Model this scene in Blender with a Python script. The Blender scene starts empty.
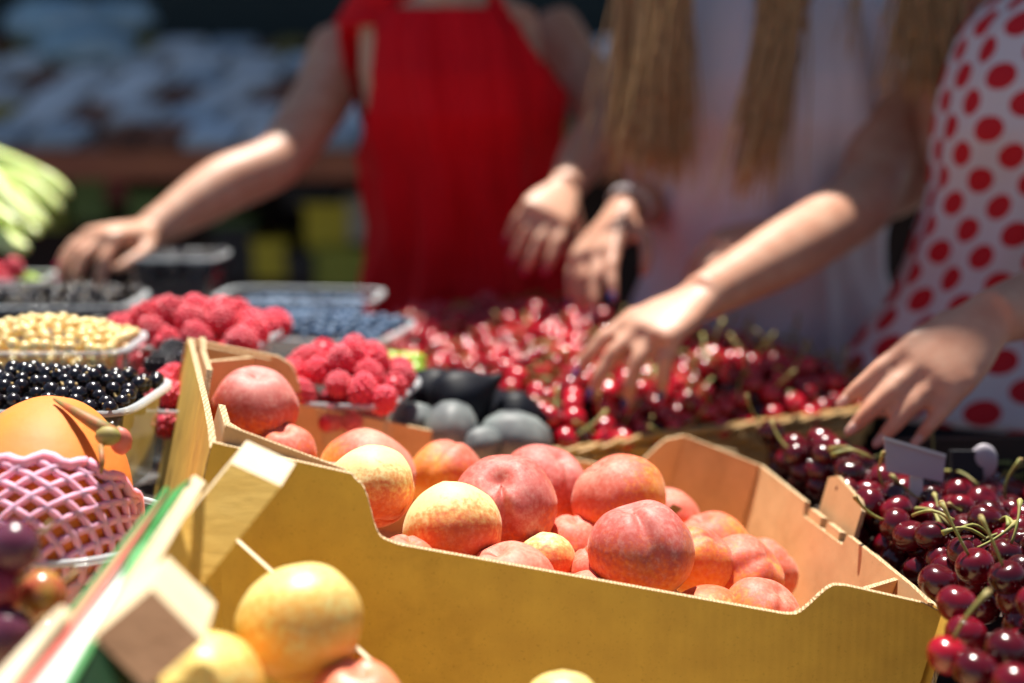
import bpy, bmesh, math, random
from mathutils import Vector as V, Matrix, noise, Euler
random.seed(11)
PI = math.pi
sc = bpy.context.scene
col = sc.collection
HC = 1.30
FPX = 1422.0
PITCH = math.atan((341.5 - 60) / FPX)
Rv = V((1, 0, 0)); Fv = V((0, math.cos(PITCH), -math.sin(PITCH))); Uv = V((0, math.sin(PITCH), math.cos(PITCH)))
CAM = V((0, 0, HC))


def at(px, py, d):
    return CAM + Fv * d + Rv * ((px - 512) / FPX * d) + Uv * ((341.5 - py) / FPX * d)


def atz(px, py, zr):
    """point on the view ray at height HC+zr"""
    r = Fv + Rv * ((px - 512) / FPX) + Uv * ((341.5 - py) / FPX)
    return CAM + r * (zr / r.z)


def proj(p):
    q = p - CAM
    d = q.dot(Fv)
    return 512 + FPX * q.dot(Rv) / d, 341.5 - FPX * q.dot(Uv) / d, d


# ---------------------------------------------------------------- materials
def new_mat(name):
    m = bpy.data.materials.new(name); m.use_nodes = True
    nt = m.node_tree
    b = nt.nodes['Principled BSDF']
    return m, nt, b


def N(nt, t, **kw):
    n = nt.nodes.new(t)
    for k, v in kw.items():
        if k in n.inputs: n.inputs[k].default_value = v
        else: setattr(n, k, v)
    return n


def ramp(nt, fac, stops):
    r = nt.nodes.new('ShaderNodeValToRGB')
    e = r.color_ramp.elements
    while len(e) < len(stops): e.new(0.5)
    for i, (p, c) in enumerate(stops):
        e[i].position = p; e[i].color = (*c, 1)
    nt.links.new(fac, r.inputs['Fac'])
    return r.outputs['Color']


def simple(name, c1, c2=None, rough=0.6, scale=8, bump=0.0, bscale=60, spec=0.5, sss=0.0, coord='Object', rand=0.0, detail=4, metal=0, coat=0, sheen=0, stretch=None):
    m, nt, b = new_mat(name)
    tc = N(nt, 'ShaderNodeTexCoord')
    src = tc.outputs[coord]
    if stretch:
        mp = N(nt, 'ShaderNodeMapping'); mp.inputs['Scale'].default_value = stretch
        nt.links.new(src, mp.inputs['Vector']); src = mp.outputs['Vector']
    c2 = c2 or tuple(x * .8 for x in c1)
    no = N(nt, 'ShaderNodeTexNoise', Scale=scale, Detail=detail)
    nt.links.new(src, no.inputs['Vector'])
    out = ramp(nt, no.outputs['Fac'], [(0.3, c1), (0.7, c2)])
    if rand:
        oi = N(nt, 'ShaderNodeObjectInfo')
        hs = N(nt, 'ShaderNodeHueSaturation')
        mr = N(nt, 'ShaderNodeMapRange'); mr.inputs['To Min'].default_value = 1 - rand; mr.inputs['To Max'].default_value = 1 + rand
        nt.links.new(oi.outputs['Random'], mr.inputs['Value'])
        nt.links.new(mr.outputs['Result'], hs.inputs['Value'])
        nt.links.new(out, hs.inputs['Color']); out = hs.outputs['Color']
    nt.links.new(out, b.inputs['Base Color'])
    b.inputs['Roughness'].default_value = rough
    b.inputs['Specular IOR Level'].default_value = spec
    b.inputs['Metallic'].default_value = metal
    b.inputs['Coat Weight'].default_value = coat; b.inputs['Coat Roughness'].default_value = .13
    b.inputs['Sheen Weight'].default_value = sheen
    if sss:
        b.inputs['Subsurface Weight'].default_value = sss
        b.inputs['Subsurface Radius'].default_value = (1, .35, .2)
        b.inputs['Subsurface Scale'].default_value = .01
    if bump:
        n2 = N(nt, 'ShaderNodeTexNoise', Scale=bscale, Detail=3)
        nt.links.new(src, n2.inputs['Vector'])
        bp = N(nt, 'ShaderNodeBump', Strength=bump, Distance=.002)
        nt.links.new(n2.outputs['Fac'], bp.inputs['Height'])
        nt.links.new(bp.outputs['Normal'], b.inputs['Normal'])
    return m


def edge_mat(name, c1, c2, scale):
    """cut edge of corrugated board: fine flutes between two liners"""
    m, nt, b = new_mat(name)
    tc = N(nt, 'ShaderNodeTexCoord')
    w = N(nt, 'ShaderNodeTexWave', Scale=scale, Distortion=6, Detail=3)
    w.inputs['Detail Scale'].default_value = 2
    nt.links.new(tc.outputs['Object'], w.inputs['Vector'])
    out = ramp(nt, w.outputs['Fac'], [(0.25, c2), (0.6, c1)])
    nt.links.new(out, b.inputs['Base Color']); b.inputs['Roughness'].default_value = .85
    bp = N(nt, 'ShaderNodeBump', Strength=.6, Distance=.002)
    nt.links.new(w.outputs['Fac'], bp.inputs['Height']); nt.links.new(bp.outputs['Normal'], b.inputs['Normal'])
    return m


def fruit_mat(name, stops, speck=(.9, .75, .6), speck_amt=.25, rough=.6, sheen=.35, nscale=14, grad=.5, sss=.12, coat=0, bias=0, namp=1.8):
    """blush or painted lit-to-shaded tone runs along the fruit's own Z axis, broken by noise, with pale fuzz specks"""
    m, nt, b = new_mat(name)
    tc = N(nt, 'ShaderNodeTexCoord')
    oi = N(nt, 'ShaderNodeObjectInfo')
    add = N(nt, 'ShaderNodeVectorMath', operation='ADD')
    nt.links.new(tc.outputs['Object'], add.inputs[0])
    cm = N(nt, 'ShaderNodeCombineXYZ')
    mu = N(nt, 'ShaderNodeMath', operation='MULTIPLY'); mu.inputs[1].default_value = 3.0
    nt.links.new(oi.outputs['Random'], mu.inputs[0]); nt.links.new(mu.outputs[0], cm.inputs[0]); nt.links.new(mu.outputs[0], cm.inputs[1])
    nt.links.new(cm.outputs[0], add.inputs[1])
    no = N(nt, 'ShaderNodeTexNoise', Scale=nscale, Detail=5, Roughness=.55)
    nt.links.new(add.outputs[0], no.inputs['Vector'])
    sep = N(nt, 'ShaderNodeSeparateXYZ'); nt.links.new(tc.outputs['Object'], sep.inputs[0])
    g = N(nt, 'ShaderNodeMath', operation='MULTIPLY_ADD'); g.inputs[1].default_value = grad / .075; g.inputs[2].default_value = .5 + bias
    nt.links.new(sep.outputs['Z'], g.inputs[0])
    nn = N(nt, 'ShaderNodeMath', operation='MULTIPLY_ADD'); nn.inputs[1].default_value = namp; nn.inputs[2].default_value = -namp / 2
    nt.links.new(no.outputs['Fac'], nn.inputs[0])
    s = N(nt, 'ShaderNodeMath', operation='ADD'); nt.links.new(g.outputs[0], s.inputs[0]); nt.links.new(nn.outputs[0], s.inputs[1])
    # stipple at the border of the blush
    n3 = N(nt, 'ShaderNodeTexNoise', Scale=260, Detail=2)
    nt.links.new(add.outputs[0], n3.inputs['Vector'])
    s3 = N(nt, 'ShaderNodeMath', operation='MULTIPLY_ADD'); s3.inputs[1].default_value = .5
    nt.links.new(n3.outputs['Fac'], s3.inputs[0]); nt.links.new(s.outputs[0], s3.inputs[2])
    s4 = N(nt, 'ShaderNodeMath', operation='SUBTRACT'); s4.inputs[1].default_value = .25; nt.links.new(s3.outputs[0], s4.inputs[0])
    base = ramp(nt, s4.outputs[0], stops)
    n4 = N(nt, 'ShaderNodeTexNoise', Scale=170, Detail=6, Roughness=.8)
    nt.links.new(add.outputs[0], n4.inputs['Vector'])
    mr = N(nt, 'ShaderNodeMapRange'); mr.inputs['From Min'].default_value = .48; mr.inputs['From Max'].default_value = .75
    mr.inputs['To Max'].default_value = speck_amt
    nt.links.new(n4.outputs['Fac'], mr.inputs['Value'])
    mx = N(nt, 'ShaderNodeMix', data_type='RGBA')
    nt.links.new(mr.outputs['Result'], mx.inputs[0]); nt.links.new(base, mx.inputs[6]); mx.inputs[7].default_value = (*speck, 1)
    nt.links.new(mx.outputs[2], b.inputs['Base Color'])
    b.inputs['Roughness'].default_value = rough
    b.inputs['Sheen Weight'].default_value = sheen
    b.inputs['Sheen Roughness'].default_value = .4
    b.inputs['Sheen Tint'].default_value = (1, .8, .7, 1)
    b.inputs['Subsurface Weight'].default_value = sss
    b.inputs['Subsurface Radius'].default_value = (1, .4, .2); b.inputs['Subsurface Scale'].default_value = .006
    b.inputs['Coat Weight'].default_value = coat
    bp = N(nt, 'ShaderNodeBump', Strength=.25, Distance=.001)
    nt.links.new(n4.outputs['Fac'], bp.inputs['Height']); nt.links.new(bp.outputs['Normal'], b.inputs['Normal'])
    return m


def clear_mat(name, tint=(.93, .97, .98), haze=.1):
    m, nt, b = new_mat(name)
    nt.nodes.remove(b)
    out = nt.nodes['Material Output']
    tr = N(nt, 'ShaderNodeBsdfTransparent'); tr.inputs['Color'].default_value = (*tint, 1)
    gl = N(nt, 'ShaderNodeBsdfGlossy', Roughness=.12); gl.inputs['Color'].default_value = (1, 1, 1, 1)
    df = N(nt, 'ShaderNodeBsdfDiffuse'); df.inputs['Color'].default_value = (.8, .85, .88, 1)
    fr = N(nt, 'ShaderNodeFresnel', IOR=1.3)
    fm = N(nt, 'ShaderNodeMath', operation='MULTIPLY'); fm.inputs[1].default_value = .55; nt.links.new(fr.outputs[0], fm.inputs[0])
    m1 = N(nt, 'ShaderNodeMixShader'); nt.links.new(fm.outputs[0], m1.inputs[0]); nt.links.new(tr.outputs[0], m1.inputs[1]); nt.links.new(gl.outputs[0], m1.inputs[2])
    m2 = N(nt, 'ShaderNodeMixShader'); m2.inputs[0].default_value = haze
    nt.links.new(m1.outputs[0], m2.inputs[1]); nt.links.new(df.outputs[0], m2.inputs[2])
    nt.links.new(m2.outputs[0], out.inputs['Surface'])
    return m


def dot_mat(name, ground, dot):
    """staggered round dots woven into the cloth, laid out on the garment's UVs (metres)"""
    m, nt, b = new_mat(name)
    tc = N(nt, 'ShaderNodeTexCoord')
    sp = N(nt, 'ShaderNodeSeparateXYZ'); nt.links.new(tc.outputs['UV'], sp.inputs[0])
    S = .053

    def math_(op, a, c=None, d=None):
        n = N(nt, 'ShaderNodeMath', operation=op)
        for i, x in enumerate((a, c, d)):
            if x is None: continue
            if isinstance(x, (int, float)): n.inputs[i].default_value = x
            else: nt.links.new(x, n.inputs[i])
        return n.outputs[0]
    ds = []
    for off in (0, .5):
        u = math_('SUBTRACT', math_('FRACT', math_('MULTIPLY_ADD', sp.outputs['X'], 1 / (S * 1.1), off)), .5)
        v = math_('SUBTRACT', math_('FRACT', math_('MULTIPLY_ADD', sp.outputs['Y'], 1 / (S * 1.1), off)), .5)
        ds.append(math_('ADD', math_('MULTIPLY', u, u), math_('MULTIPLY', v, v)))
    dmin = math_('MINIMUM', ds[0], ds[1])
    mask = math_('LESS_THAN', dmin, .066)
    mx = N(nt, 'ShaderNodeMix', data_type='RGBA')
    nt.links.new(mask, mx.inputs[0]); mx.inputs[6].default_value = (*ground, 1); mx.inputs[7].default_value = (*dot, 1)
    nt.links.new(mx.outputs[2], b.inputs['Base Color']); b.inputs['Roughness'].default_value = .8
    return m


M = {}
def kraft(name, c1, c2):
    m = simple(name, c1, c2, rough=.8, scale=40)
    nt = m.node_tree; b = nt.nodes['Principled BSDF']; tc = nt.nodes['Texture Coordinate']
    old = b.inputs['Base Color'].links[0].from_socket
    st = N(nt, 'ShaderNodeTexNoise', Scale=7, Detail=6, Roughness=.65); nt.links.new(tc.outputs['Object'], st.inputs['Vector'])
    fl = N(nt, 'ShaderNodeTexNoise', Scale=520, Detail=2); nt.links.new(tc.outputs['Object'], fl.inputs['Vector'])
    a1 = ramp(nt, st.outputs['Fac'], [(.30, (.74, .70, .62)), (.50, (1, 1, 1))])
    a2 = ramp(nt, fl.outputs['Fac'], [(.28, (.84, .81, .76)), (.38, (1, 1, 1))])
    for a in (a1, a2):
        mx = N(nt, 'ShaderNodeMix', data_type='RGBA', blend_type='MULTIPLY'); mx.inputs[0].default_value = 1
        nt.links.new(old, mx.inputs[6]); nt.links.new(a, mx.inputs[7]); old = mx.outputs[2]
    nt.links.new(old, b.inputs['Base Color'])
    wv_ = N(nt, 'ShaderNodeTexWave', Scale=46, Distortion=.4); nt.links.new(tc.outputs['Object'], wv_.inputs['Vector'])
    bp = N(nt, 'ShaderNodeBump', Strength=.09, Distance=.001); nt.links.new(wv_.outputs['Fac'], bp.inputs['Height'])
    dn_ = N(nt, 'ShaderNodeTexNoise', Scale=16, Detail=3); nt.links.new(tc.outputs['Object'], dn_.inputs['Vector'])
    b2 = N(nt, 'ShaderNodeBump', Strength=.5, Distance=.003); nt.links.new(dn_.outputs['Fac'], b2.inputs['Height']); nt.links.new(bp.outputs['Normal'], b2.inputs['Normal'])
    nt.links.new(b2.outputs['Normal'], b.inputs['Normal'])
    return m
M['kraft_bounce'] = kraft('kraft_outer_bounce_tint', (.76, .48, .07), (.66, .40, .06))  # ochre brightened to stand for warm bounce on the shaded front
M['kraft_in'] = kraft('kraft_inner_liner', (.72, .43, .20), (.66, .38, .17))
M['edge'] = edge_mat('corrugated_cut_edge', (.68, .51, .30), (.46, .30, .15), 120)
PE = dict(
    pink=fruit_mat('peach_skin_pink', [(.0, (.88, .55, .14)), (.28, (.86, .36, .04)), (.50, (.78, .19, .03)), (.66, (.66, .11, .06)), (.95, (.74, .25, .17))], bias=.0, sheen=.16, nscale=9, speck_amt=.26, grad=.75, namp=1.3),  # pale lit top and orange shaded underside put into the ramp
    yellow=fruit_mat('peach_skin_yellow', [(.0, (.82, .70, .32)), (.40, (.84, .66, .28)), (.52, (.78, .36, .10)), (.66, (.68, .14, .03)), (1, (.52, .06, .03))], namp=.9, speck=(.92, .85, .6), speck_amt=.2, grad=.8, bias=.03, sheen=.15, nscale=9),
    dusky=fruit_mat('peach_skin_dusky', [(.0, (.86, .40, .06)), (.30, (.82, .25, .03)), (.50, (.70, .12, .02)), (.66, (.52, .07, .05)), (.95, (.64, .19, .16))], namp=1.1, speck_amt=.30, bias=.0, sheen=.2, nscale=9, grad=.8),  # ramp also holds the lit top and shaded lower half
    nect=fruit_mat('nectarine_skin', [(.0, (.86, .78, .42)), (.42, (.82, .66, .22)), (.62, (.82, .40, .07)), (.78, (.80, .50, .10)), (1, (.72, .36, .06))], namp=.9, rough=.36, sheen=0, speck_amt=.12, nscale=9, sss=.1),
    npink=fruit_mat('nectarine_skin_pink', [(.0, (.84, .55, .20)), (.4, (.80, .25, .12)), (1, (.75, .12, .10))], rough=.4, sheen=.1, speck_amt=.15, nscale=9),
)
M['wood'] = simple('pale_pine_wood', (.84, .54, .13), (.70, .42, .08), rough=.65, scale=14, bump=.3, bscale=80, stretch=(1, 1, 6))
M['woodend'] = simple('shaded_pine_end_grain', (.46, .24, .12), (.38, .19, .09), rough=.8, scale=60, bump=.3, bscale=200)  # end grain, browner for the shadow on the post end
M['woodlit'] = simple('sunlit_pine', (.80, .66, .44), (.72, .56, .34), rough=.6, scale=20)  # same pine, lightened for the sun-facing faces
M['pgreen'] = simple('green_print', (.06, .30, .08), (.05, .24, .07), rough=.5)
M['pshade'] = simple('shaded_green_print', (.008, .04, .014), (.012, .05, .018), rough=.5)  # green print with its shadow put into the colour
M['pwhite'] = simple('white_print', (.75, .78, .74), (.68, .72, .68), rough=.5)
M['pred'] = simple('red_print', (.70, .10, .07), (.60, .20, .15), rough=.5)
M['rasp'] = simple('raspberry_skin', (.78, .022, .075), (.66, .014, .045), rough=.38, scale=60, spec=.5, sss=.25, rand=.2, sheen=.3)
M['bcur'] = simple('black_currant_skin', (.006, .005, .008), (.012, .008, .012), rough=.22, spec=.6)
M['wcur'] = simple('white_currant_skin', (.90, .62, .22), (.95, .78, .42), rough=.15, sss=.3, rand=.12, spec=.8)
M['blue'] = simple('blueberry_bloom', (.03, .07, .15), (.05, .11, .20), rough=.55, scale=60, rand=.3)
M['blackb'] = simple('blackberry_skin', (.010, .008, .014), (.02, .02, .03), rough=.25)
M['fig'] = simple('fig_skin_with_bloom', (.004, .005, .009), (.010, .011, .018), rough=.5, scale=30, bump=.3, bscale=60, spec=.15)
M['figb'] = simple('plum_skin_with_bloom', (.035, .04, .05), (.24, .27, .26), rough=.55, scale=25)
M['cherry'] = simple('cherry_skin', (.54, .003, .020), (.34, .002, .010), rough=.22, scale=40, spec=.9, rand=.45, sss=.05, coat=.12)
M['dcherry'] = simple('dark_cherry_skin', (.06, .001, .005), (.14, .002, .008), rough=.2, scale=30, spec=.6, rand=.8, coat=.25)
M['stem'] = simple('fruit_stalk', (.22, .26, .05), (.34, .26, .08), rough=.6, scale=60)
M['nub'] = simple('dry_stalk_end', (.42, .28, .10), rough=.7)
M['grape'] = simple('grape_skin_with_bloom', (.09, .010, .028), (.16, .05, .085), rough=.25, scale=50, spec=.5, sss=.1)
M['grapered'] = simple('red_grape_skin', (.42, .03, .05), (.30, .03, .05), rough=.24, scale=50, sss=.15)
M['grapegreen'] = simple('half_ripe_grape_skin', (.45, .30, .05), (.40, .05, .05), rough=.24, scale=60, sss=.2)
M['papaya'] = simple('papaya_skin', (.84, .23, .07), (.72, .25, .02), rough=.6, spec=.3, scale=16, bump=.4, bscale=60, sss=.1)
M['calyx'] = simple('papaya_stalk_scar', (.14, .20, .05), (.50, .10, .03), rough=.6, scale=120)
M['foam'] = simple('pink_foam', (.98, .40, .53), (.96, .36, .49), rough=.6, sss=.5)
M['clear'] = clear_mat('clear_plastic', haze=.07)
M['clearrim'] = clear_mat('clear_plastic_rim', haze=.42)
M['greenveg'] = simple('pale_green_vegetable_skin', (.60, .74, .22), (.72, .80, .36), rough=.35, scale=25, sss=.2)
M['limeg'] = simple('lime_green_fruit_skin', (.40, .58, .05), (.35, .50, .05), rough=.3, scale=30)
M['wicker'] = simple('wicker_cane', (.55, .34, .13), (.42, .24, .08), rough=.55, scale=40, bump=.3, bscale=120)
M['counter'] = simple('dark_counter_cloth', (.05, .035, .03), (.03, .02, .02), rough=.8, scale=10)
M['shelf'] = simple('worn_plank', (.05, .025, .018), (.03, .018, .012), rough=.8, scale=10)
M['skin'] = simple('skin_light', (.66, .40, .28), (.58, .28, .18), rough=.48, scale=38, sss=.18, bump=.1, bscale=250, spec=.4)
M['skin2'] = simple('skin_warm', (.62, .35, .24), (.53, .25, .16), rough=.48, scale=38, sss=.18, bump=.1, bscale=250, spec=.4)
M['nail'] = simple('pink_nail_varnish', (.60, .03, .12), rough=.2)
M['nailp'] = simple('bare_nail', (.70, .42, .34), rough=.3)
M['nailb'] = simple('violet_nail_varnish', (.06, .05, .22), rough=.2)
M['redtop'] = simple('red_crepe', (.78, .005, .016), (.66, .004, .012), rough=.75, scale=6, bump=.2, bscale=300, spec=.2, sheen=0)
M['lilac'] = simple('lilac_voile', (.80, .78, .86), (.76, .73, .82), rough=.7, scale=5)
M['dots'] = dot_mat('red_dotted_white_cotton', (.62, .58, .62), (.52, .004, .015))
M['navy'] = simple('navy_denim', (.02, .03, .06), (.015, .02, .045), rough=.9, scale=120)
M['dark'] = simple('dark_skirt_cloth', (.015, .015, .02), rough=.9)
M['hair'] = simple('fair_brown_hair', (.56, .35, .16), (.34, .19, .08), rough=.38, scale=30, stretch=(9, 9, .5), coat=.1)
M['hairb'] = simple('dark_brown_hair', (.06, .03, .015), (.03, .015, .01), rough=.4, scale=30, stretch=(9, 9, .5))
M['silver'] = simple('silver_bracelet_metal', (.75, .70, .70), rough=.45, metal=.3)
M['tag'] = simple('grey_price_card', (.42, .38, .42), (.38, .34, .38), rough=.5)
M['tagpost'] = simple('translucent_tag_clip', (.55, .58, .58), rough=.3)
M['eye'] = simple('eye_white', (.8, .8, .78), rough=.2)
M['iris'] = simple('iris_brown', (.06, .03, .015), rough=.2)
M['lip'] = simple('lip_skin', (.55, .16, .14), rough=.4)


# ---------------------------------------------------------------- objects
def tag(o, label=None, cat=None, group=None, kind=None):
    if label: o['label'] = label
    if cat: o['category'] = cat
    if group: o['group'] = group
    if kind: o['kind'] = kind
    return o


def empty(name, loc, label, cat, group=None, rot=None):
    o = bpy.data.objects.new(name, None); col.objects.link(o)
    o.location = loc; o.empty_display_size = .02
    if rot is not None: o.rotation_euler = rot
    return tag(o, label, cat, group)


def link(name, me, parent=None, origin=None):
    o = bpy.data.objects.new(name, me); col.objects.link(o)
    if origin is not None: o.location = origin
    if parent is not None: o.parent = parent
    return o


class MB:
    def __init__(s): s.v = []; s.f = []; s.m = []; s.mats = []; s.sm = []; s.uv = {}

    def mi(s, mat):
        if mat not in s.mats: s.mats.append(mat)
        return s.mats.index(mat)

    def add(s, vs, fs, mat, smooth=False):
        b = len(s.v); s.v += [V(v) for v in vs]; i = s.mi(mat)
        for f in fs:
            s.f.append([b + k for k in f]); s.m.append(i); s.sm.append(smooth)
        return b

    def prism(s, poly, off, mat, side=None):
        """poly: 3D points of one face, extruded by the vector off; side = material of the cut edges"""
        n = len(poly); side = side or mat
        a = [V(p) for p in poly]; b = [V(p) + V(off) for p in poly]
        k = s.add(a + b, [], mat)
        nrm = V((0, 0, 0))
        for i in range(n): nrm += a[i].cross(a[(i + 1) % n])
        flip = nrm.dot(V(off)) > 0
        f1 = list(range(n)); f2 = list(range(n, 2 * n))
        i1, i2 = s.mi(mat), s.mi(side)
        mats = mat if not isinstance(mat, tuple) else mat
        s.f.append([k + q for q in (reversed(f1) if flip else f1)]); s.m.append(i1); s.sm.append(False)
        s.f.append([k + q for q in (f2 if flip else reversed(f2))]); s.m.append(i1); s.sm.append(False)
        for i in range(n):
            j = (i + 1) % n
            q = [k + i, k + j, k + n + j, k + n + i]
            s.f.append(q if flip else q[::-1]); s.m.append(i2); s.sm.append(False)

    def box(s, c, dx, dy, dz, mat):
        c = V(c); dx, dy, dz = V(dx) / 2, V(dy) / 2, V(dz) / 2
        s.prism([c - dx - dy - dz, c + dx - dy - dz, c + dx + dy - dz, c - dx + dy - dz], dz * 2, mat)

    def tube(s, pts, rad, mat, n=8, caps=True):
        pts = [V(p) for p in pts]
        if not isinstance(rad, (list, tuple)): rad = [rad] * len(pts)
        up = None; rings = []
        for i, p in enumerate(pts):
            t = (pts[min(i + 1, len(pts) - 1)] - pts[max(i - 1, 0)]).normalized()
            if up is None:
                up = V((0, 0, 1)) if abs(t.z) < .9 else V((1, 0, 0))
            x = (up - t * up.dot(t)).normalized(); up = x
            y = t.cross(x)
            rings.append([p + (x * math.cos(a) + y * math.sin(a)) * rad[i] for a in [2 * PI * k / n for k in range(n)]])
        s.rings(rings, mat, caps)

    def rings(s, rings, mat, caps=True, closed=True):
        n = len(rings[0]); vs = [v for r in rings for v in r]; fs = []
        for i in range(len(rings) - 1):
            for k in range(n if closed else n - 1):
                k2 = (k + 1) % n
                fs.append([i * n + k, i * n + k2, (i + 1) * n + k2, (i + 1) * n + k])
        if caps:
            fs.append(list(range(n))[::-1]); fs.append([(len(rings) - 1) * n + k for k in range(n)])
        s.add(vs, fs, mat, True)

    def ball(s, c, r, mat, sub=2, basis=None):
        bm = bmesh.new(); bmesh.ops.create_icosphere(bm, subdivisions=sub, radius=1)
        r = r if isinstance(r, (tuple, list)) else (r, r, r)
        vs = []
        for v in bm.verts:
            q = V((v.co.x * r[0], v.co.y * r[1], v.co.z * r[2]))
            if basis is not None: q = basis @ q
            vs.append(V(c) + q)
        fs = [[v.index for v in f.verts] for f in bm.faces]
        bm.free(); s.add(vs, fs, mat, True)

    def mesh(s, name, origin=V((0, 0, 0))):
        me = bpy.data.meshes.new(name)
        me.from_pydata([v - V(origin) for v in s.v], [], s.f)
        for mt in s.mats: me.materials.append(mt)
        me.polygons.foreach_set('material_index', s.m); me.polygons.foreach_set('use_smooth', s.sm)
        me.update(); return me

    def build(s, name, parent=None, origin=None):
        """vertices are world coordinates; parent's location is taken off"""
        po = parent.location.copy() if parent is not None else V((0, 0, 0))
        og = V(origin) if origin is not None else (po if parent is not None else V((0, 0, 0)))
        o = link(name, s.mesh(name, og), parent, og - po)
        return o


def top_mesh(mb, name, label, cat, group=None, kind=None):
    lo = V((sum(v.x for v in mb.v) / len(mb.v), sum(v.y for v in mb.v) / len(mb.v), min(v.z for v in mb.v)))
    o = mb.build(name, None, lo)
    return tag(o, label, cat, group, kind)


def copy_tree(o):
    c = o.copy(); col.objects.link(c)
    for ch in o.children:
        d = ch.copy(); col.objects.link(d); d.parent = c
        for g in ch.children:
            h = g.copy(); col.objects.link(h); h.parent = d
    return c


# ---------------------------------------------------------------- setting
gm = MB(); gm.add([(-60, -60, 0), (60, -60, 0), (60, 60, 0), (-60, 60, 0)], [[0, 1, 2, 3]], simple('grey_paving', (.16, .15, .14), (.11, .10, .10), rough=.9, scale=3, bump=.3))
o = gm.build('ground'); tag(o, kind='structure')

# our own stall: counter with a dark cloth front, a raised plank shelf for the punnets
ZT = HC - .56
edge = [V((-1.6, 2.75, ZT)), V((-.95, 2.35, ZT)), V((-.16, 2.20, ZT)), V((.30, 1.92, ZT)), V((.50, 1.52, ZT)), V((.9, 1.02, ZT)), V((.9, .15, ZT)), V((-1.6, .15, ZT))]
stall = empty('market_stall', (0, 1.2, 0), 'dark cloth covered market counter that all the fruit stands on', 'stall')
t = MB(); t.prism(edge, (0, 0, -.04), M['counter']); t.build('counter_top', stall)
t = MB(); t.prism([v + (V((-.3, 1.2, 0)) - v) * .06 - V((0, 0, .045)) for v in edge], (0, 0, -(ZT - .05)), M['counter']); t.build('cloth_front', stall)
ZS = HC - .385
t = MB(); t.prism([V((-1.3, 2.4, ZS)), V((-.95, 2.25, ZS)), V((-.22, 1.98, ZS)), V((.02, 1.72, ZS)), V((.02, 1.44, ZS)), V((-.30, 1.34, ZS)), V((-.30, .98, ZS)), V((-1.3, .98, ZS))], (0, 0, -.025), M['shelf']); t.build('raised_shelf', stall)
t = MB()
for (x, y) in ((-1.2, 1.1), (-.4, 1.1), (-.1, 1.5), (-.4, 1.95), (-1.2, 2.2)): t.box((x, y, (ZS - .025 + ZT) / 2), (.05, 0, 0), (0, .05, 0), (0, 0, ZS - .025 - ZT), M['shelf'])
t.build('shelf_support', stall)

t = MB(); t.prism([V((-.62, .20, ZT + .002)), V((.22, .18, ZT + .002)), V((.24, .88, ZT + .002)), V((-.60, .90, ZT + .002))], (0, 0, .0015), simple('brown_bounce_paper', (.55, .38, .18), rough=.9))  # unseen paper added to bounce warm light onto the carton front
top_mesh(t, 'bounce_sheet', 'added brown paper sheet that bounces sunlight onto the carton front', 'paper')
# ---------------------------------------------------------------- peach carton
SC = .86
A0, B0, C0, D0 = [CAM + V(p) * SC for p in ((-.235, 1.078, -.294), (.355, 1.105, -.442), (.263, 1.594, -.439), (-.337, 1.45, -.283))]
nb = V((.25, .04, 1)).normalized()
ex = (B0 - A0).normalized(); ey = nb.cross(ex)
carton = empty('peach_carton', (A0 + B0 + C0 + D0) / 4 - nb * .15, 'brown corrugated cardboard tray full of peaches, with scooped sides', 'carton')
HB = .15
TH = .005


def wall(P, Q, prof, inward, mout, th=TH, hb=HB, min_=None):
    """prof: (fraction along P-Q, drop below the rim)"""
    poly = [P.lerp(Q, u) - nb * dpp for u, dpp in prof]
    poly += [Q.lerp(P, 1 - prof[-1][0]) - nb * hb, P.lerp(Q, prof[0][0]) - nb * hb]
    mb = MB()
    # outer liner is yellower, its colour carrying warm bounced light; flutes show on the cut edge
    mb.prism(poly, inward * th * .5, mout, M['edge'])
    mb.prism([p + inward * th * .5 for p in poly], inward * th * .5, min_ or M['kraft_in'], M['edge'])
    return mb


def scurve(u0, d0, u1, d1, n=9):
    return [(u0 + (u1 - u0) * k / n, d0 + (d1 - d0) * (.5 - .5 * math.cos(PI * k / n)) * 1.0) for k in range(n + 1)]


inn = ey  # inward normal of the near wall
near_prof = [(0, 0), (.182, 0)] + scurve(.192, .004, .245, .040) + scurve(.262, .0415, .27, .0415, 1) + [(.79, .030)] + scurve(.80, .029, .85, .001) + [(.862, 0), (.97, 0), (1, .004)]
w = wall(A0, B0, near_prof, ey, M['kraft_bounce']); w.build('front_panel', carton)
far_prof = [(0, 0), (.15, .0)] + scurve(.165, .003, .225, .040) + [(.78, .044)] + scurve(.80, .042, .87, .004) + [(.885, 0), (.90, 0), (.93, .004), (1, .008)]
w = wall(D0, C0, far_prof, -ey, M['kraft_bounce']); w.build('back_panel', carton)
exr = (C0 - B0).normalized().cross(nb); exr = -exr if exr.dot(ex) > 0 else exr   # inward (towards the left)
rp = [(.03, .002), (.10, 0), (.36, 0), (.37, .010), (.56, .012), (.57, 0), (.80, 0), (.84, .0)]
w = wall(B0, C0, rp, exr, M['kraft_in']); w.build('right_panel', carton)
exl = (D0 - A0).normalized().cross(nb); exl = -exl if exl.dot(ex) < 0 else exl
w = wall(A0, D0, [(0.02, .006), (.12, .002), (.3, .0), (.8, .0), (1, 0)], exl, M['kraft_bounce']); w.build('left_panel', carton)
w = wall(A0 + exl * .010, D0 + exl * .010, [(0.05, -.004), (.28, -.004), (.31, .022), (.62, .026), (.66, .0), (.90, .002), (.95, -.003), (1, -.003)], exl, M['kraft_in'], hb=.13); w.build('inner_flap', carton)
# bottom
t = MB(); t.prism([A0 - nb * .145, B0 - nb * .145, C0 - nb * .145, D0 - nb * .145], -nb * .005, M['kraft_in'], M['edge']); t.build('bottom_panel', carton)
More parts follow.
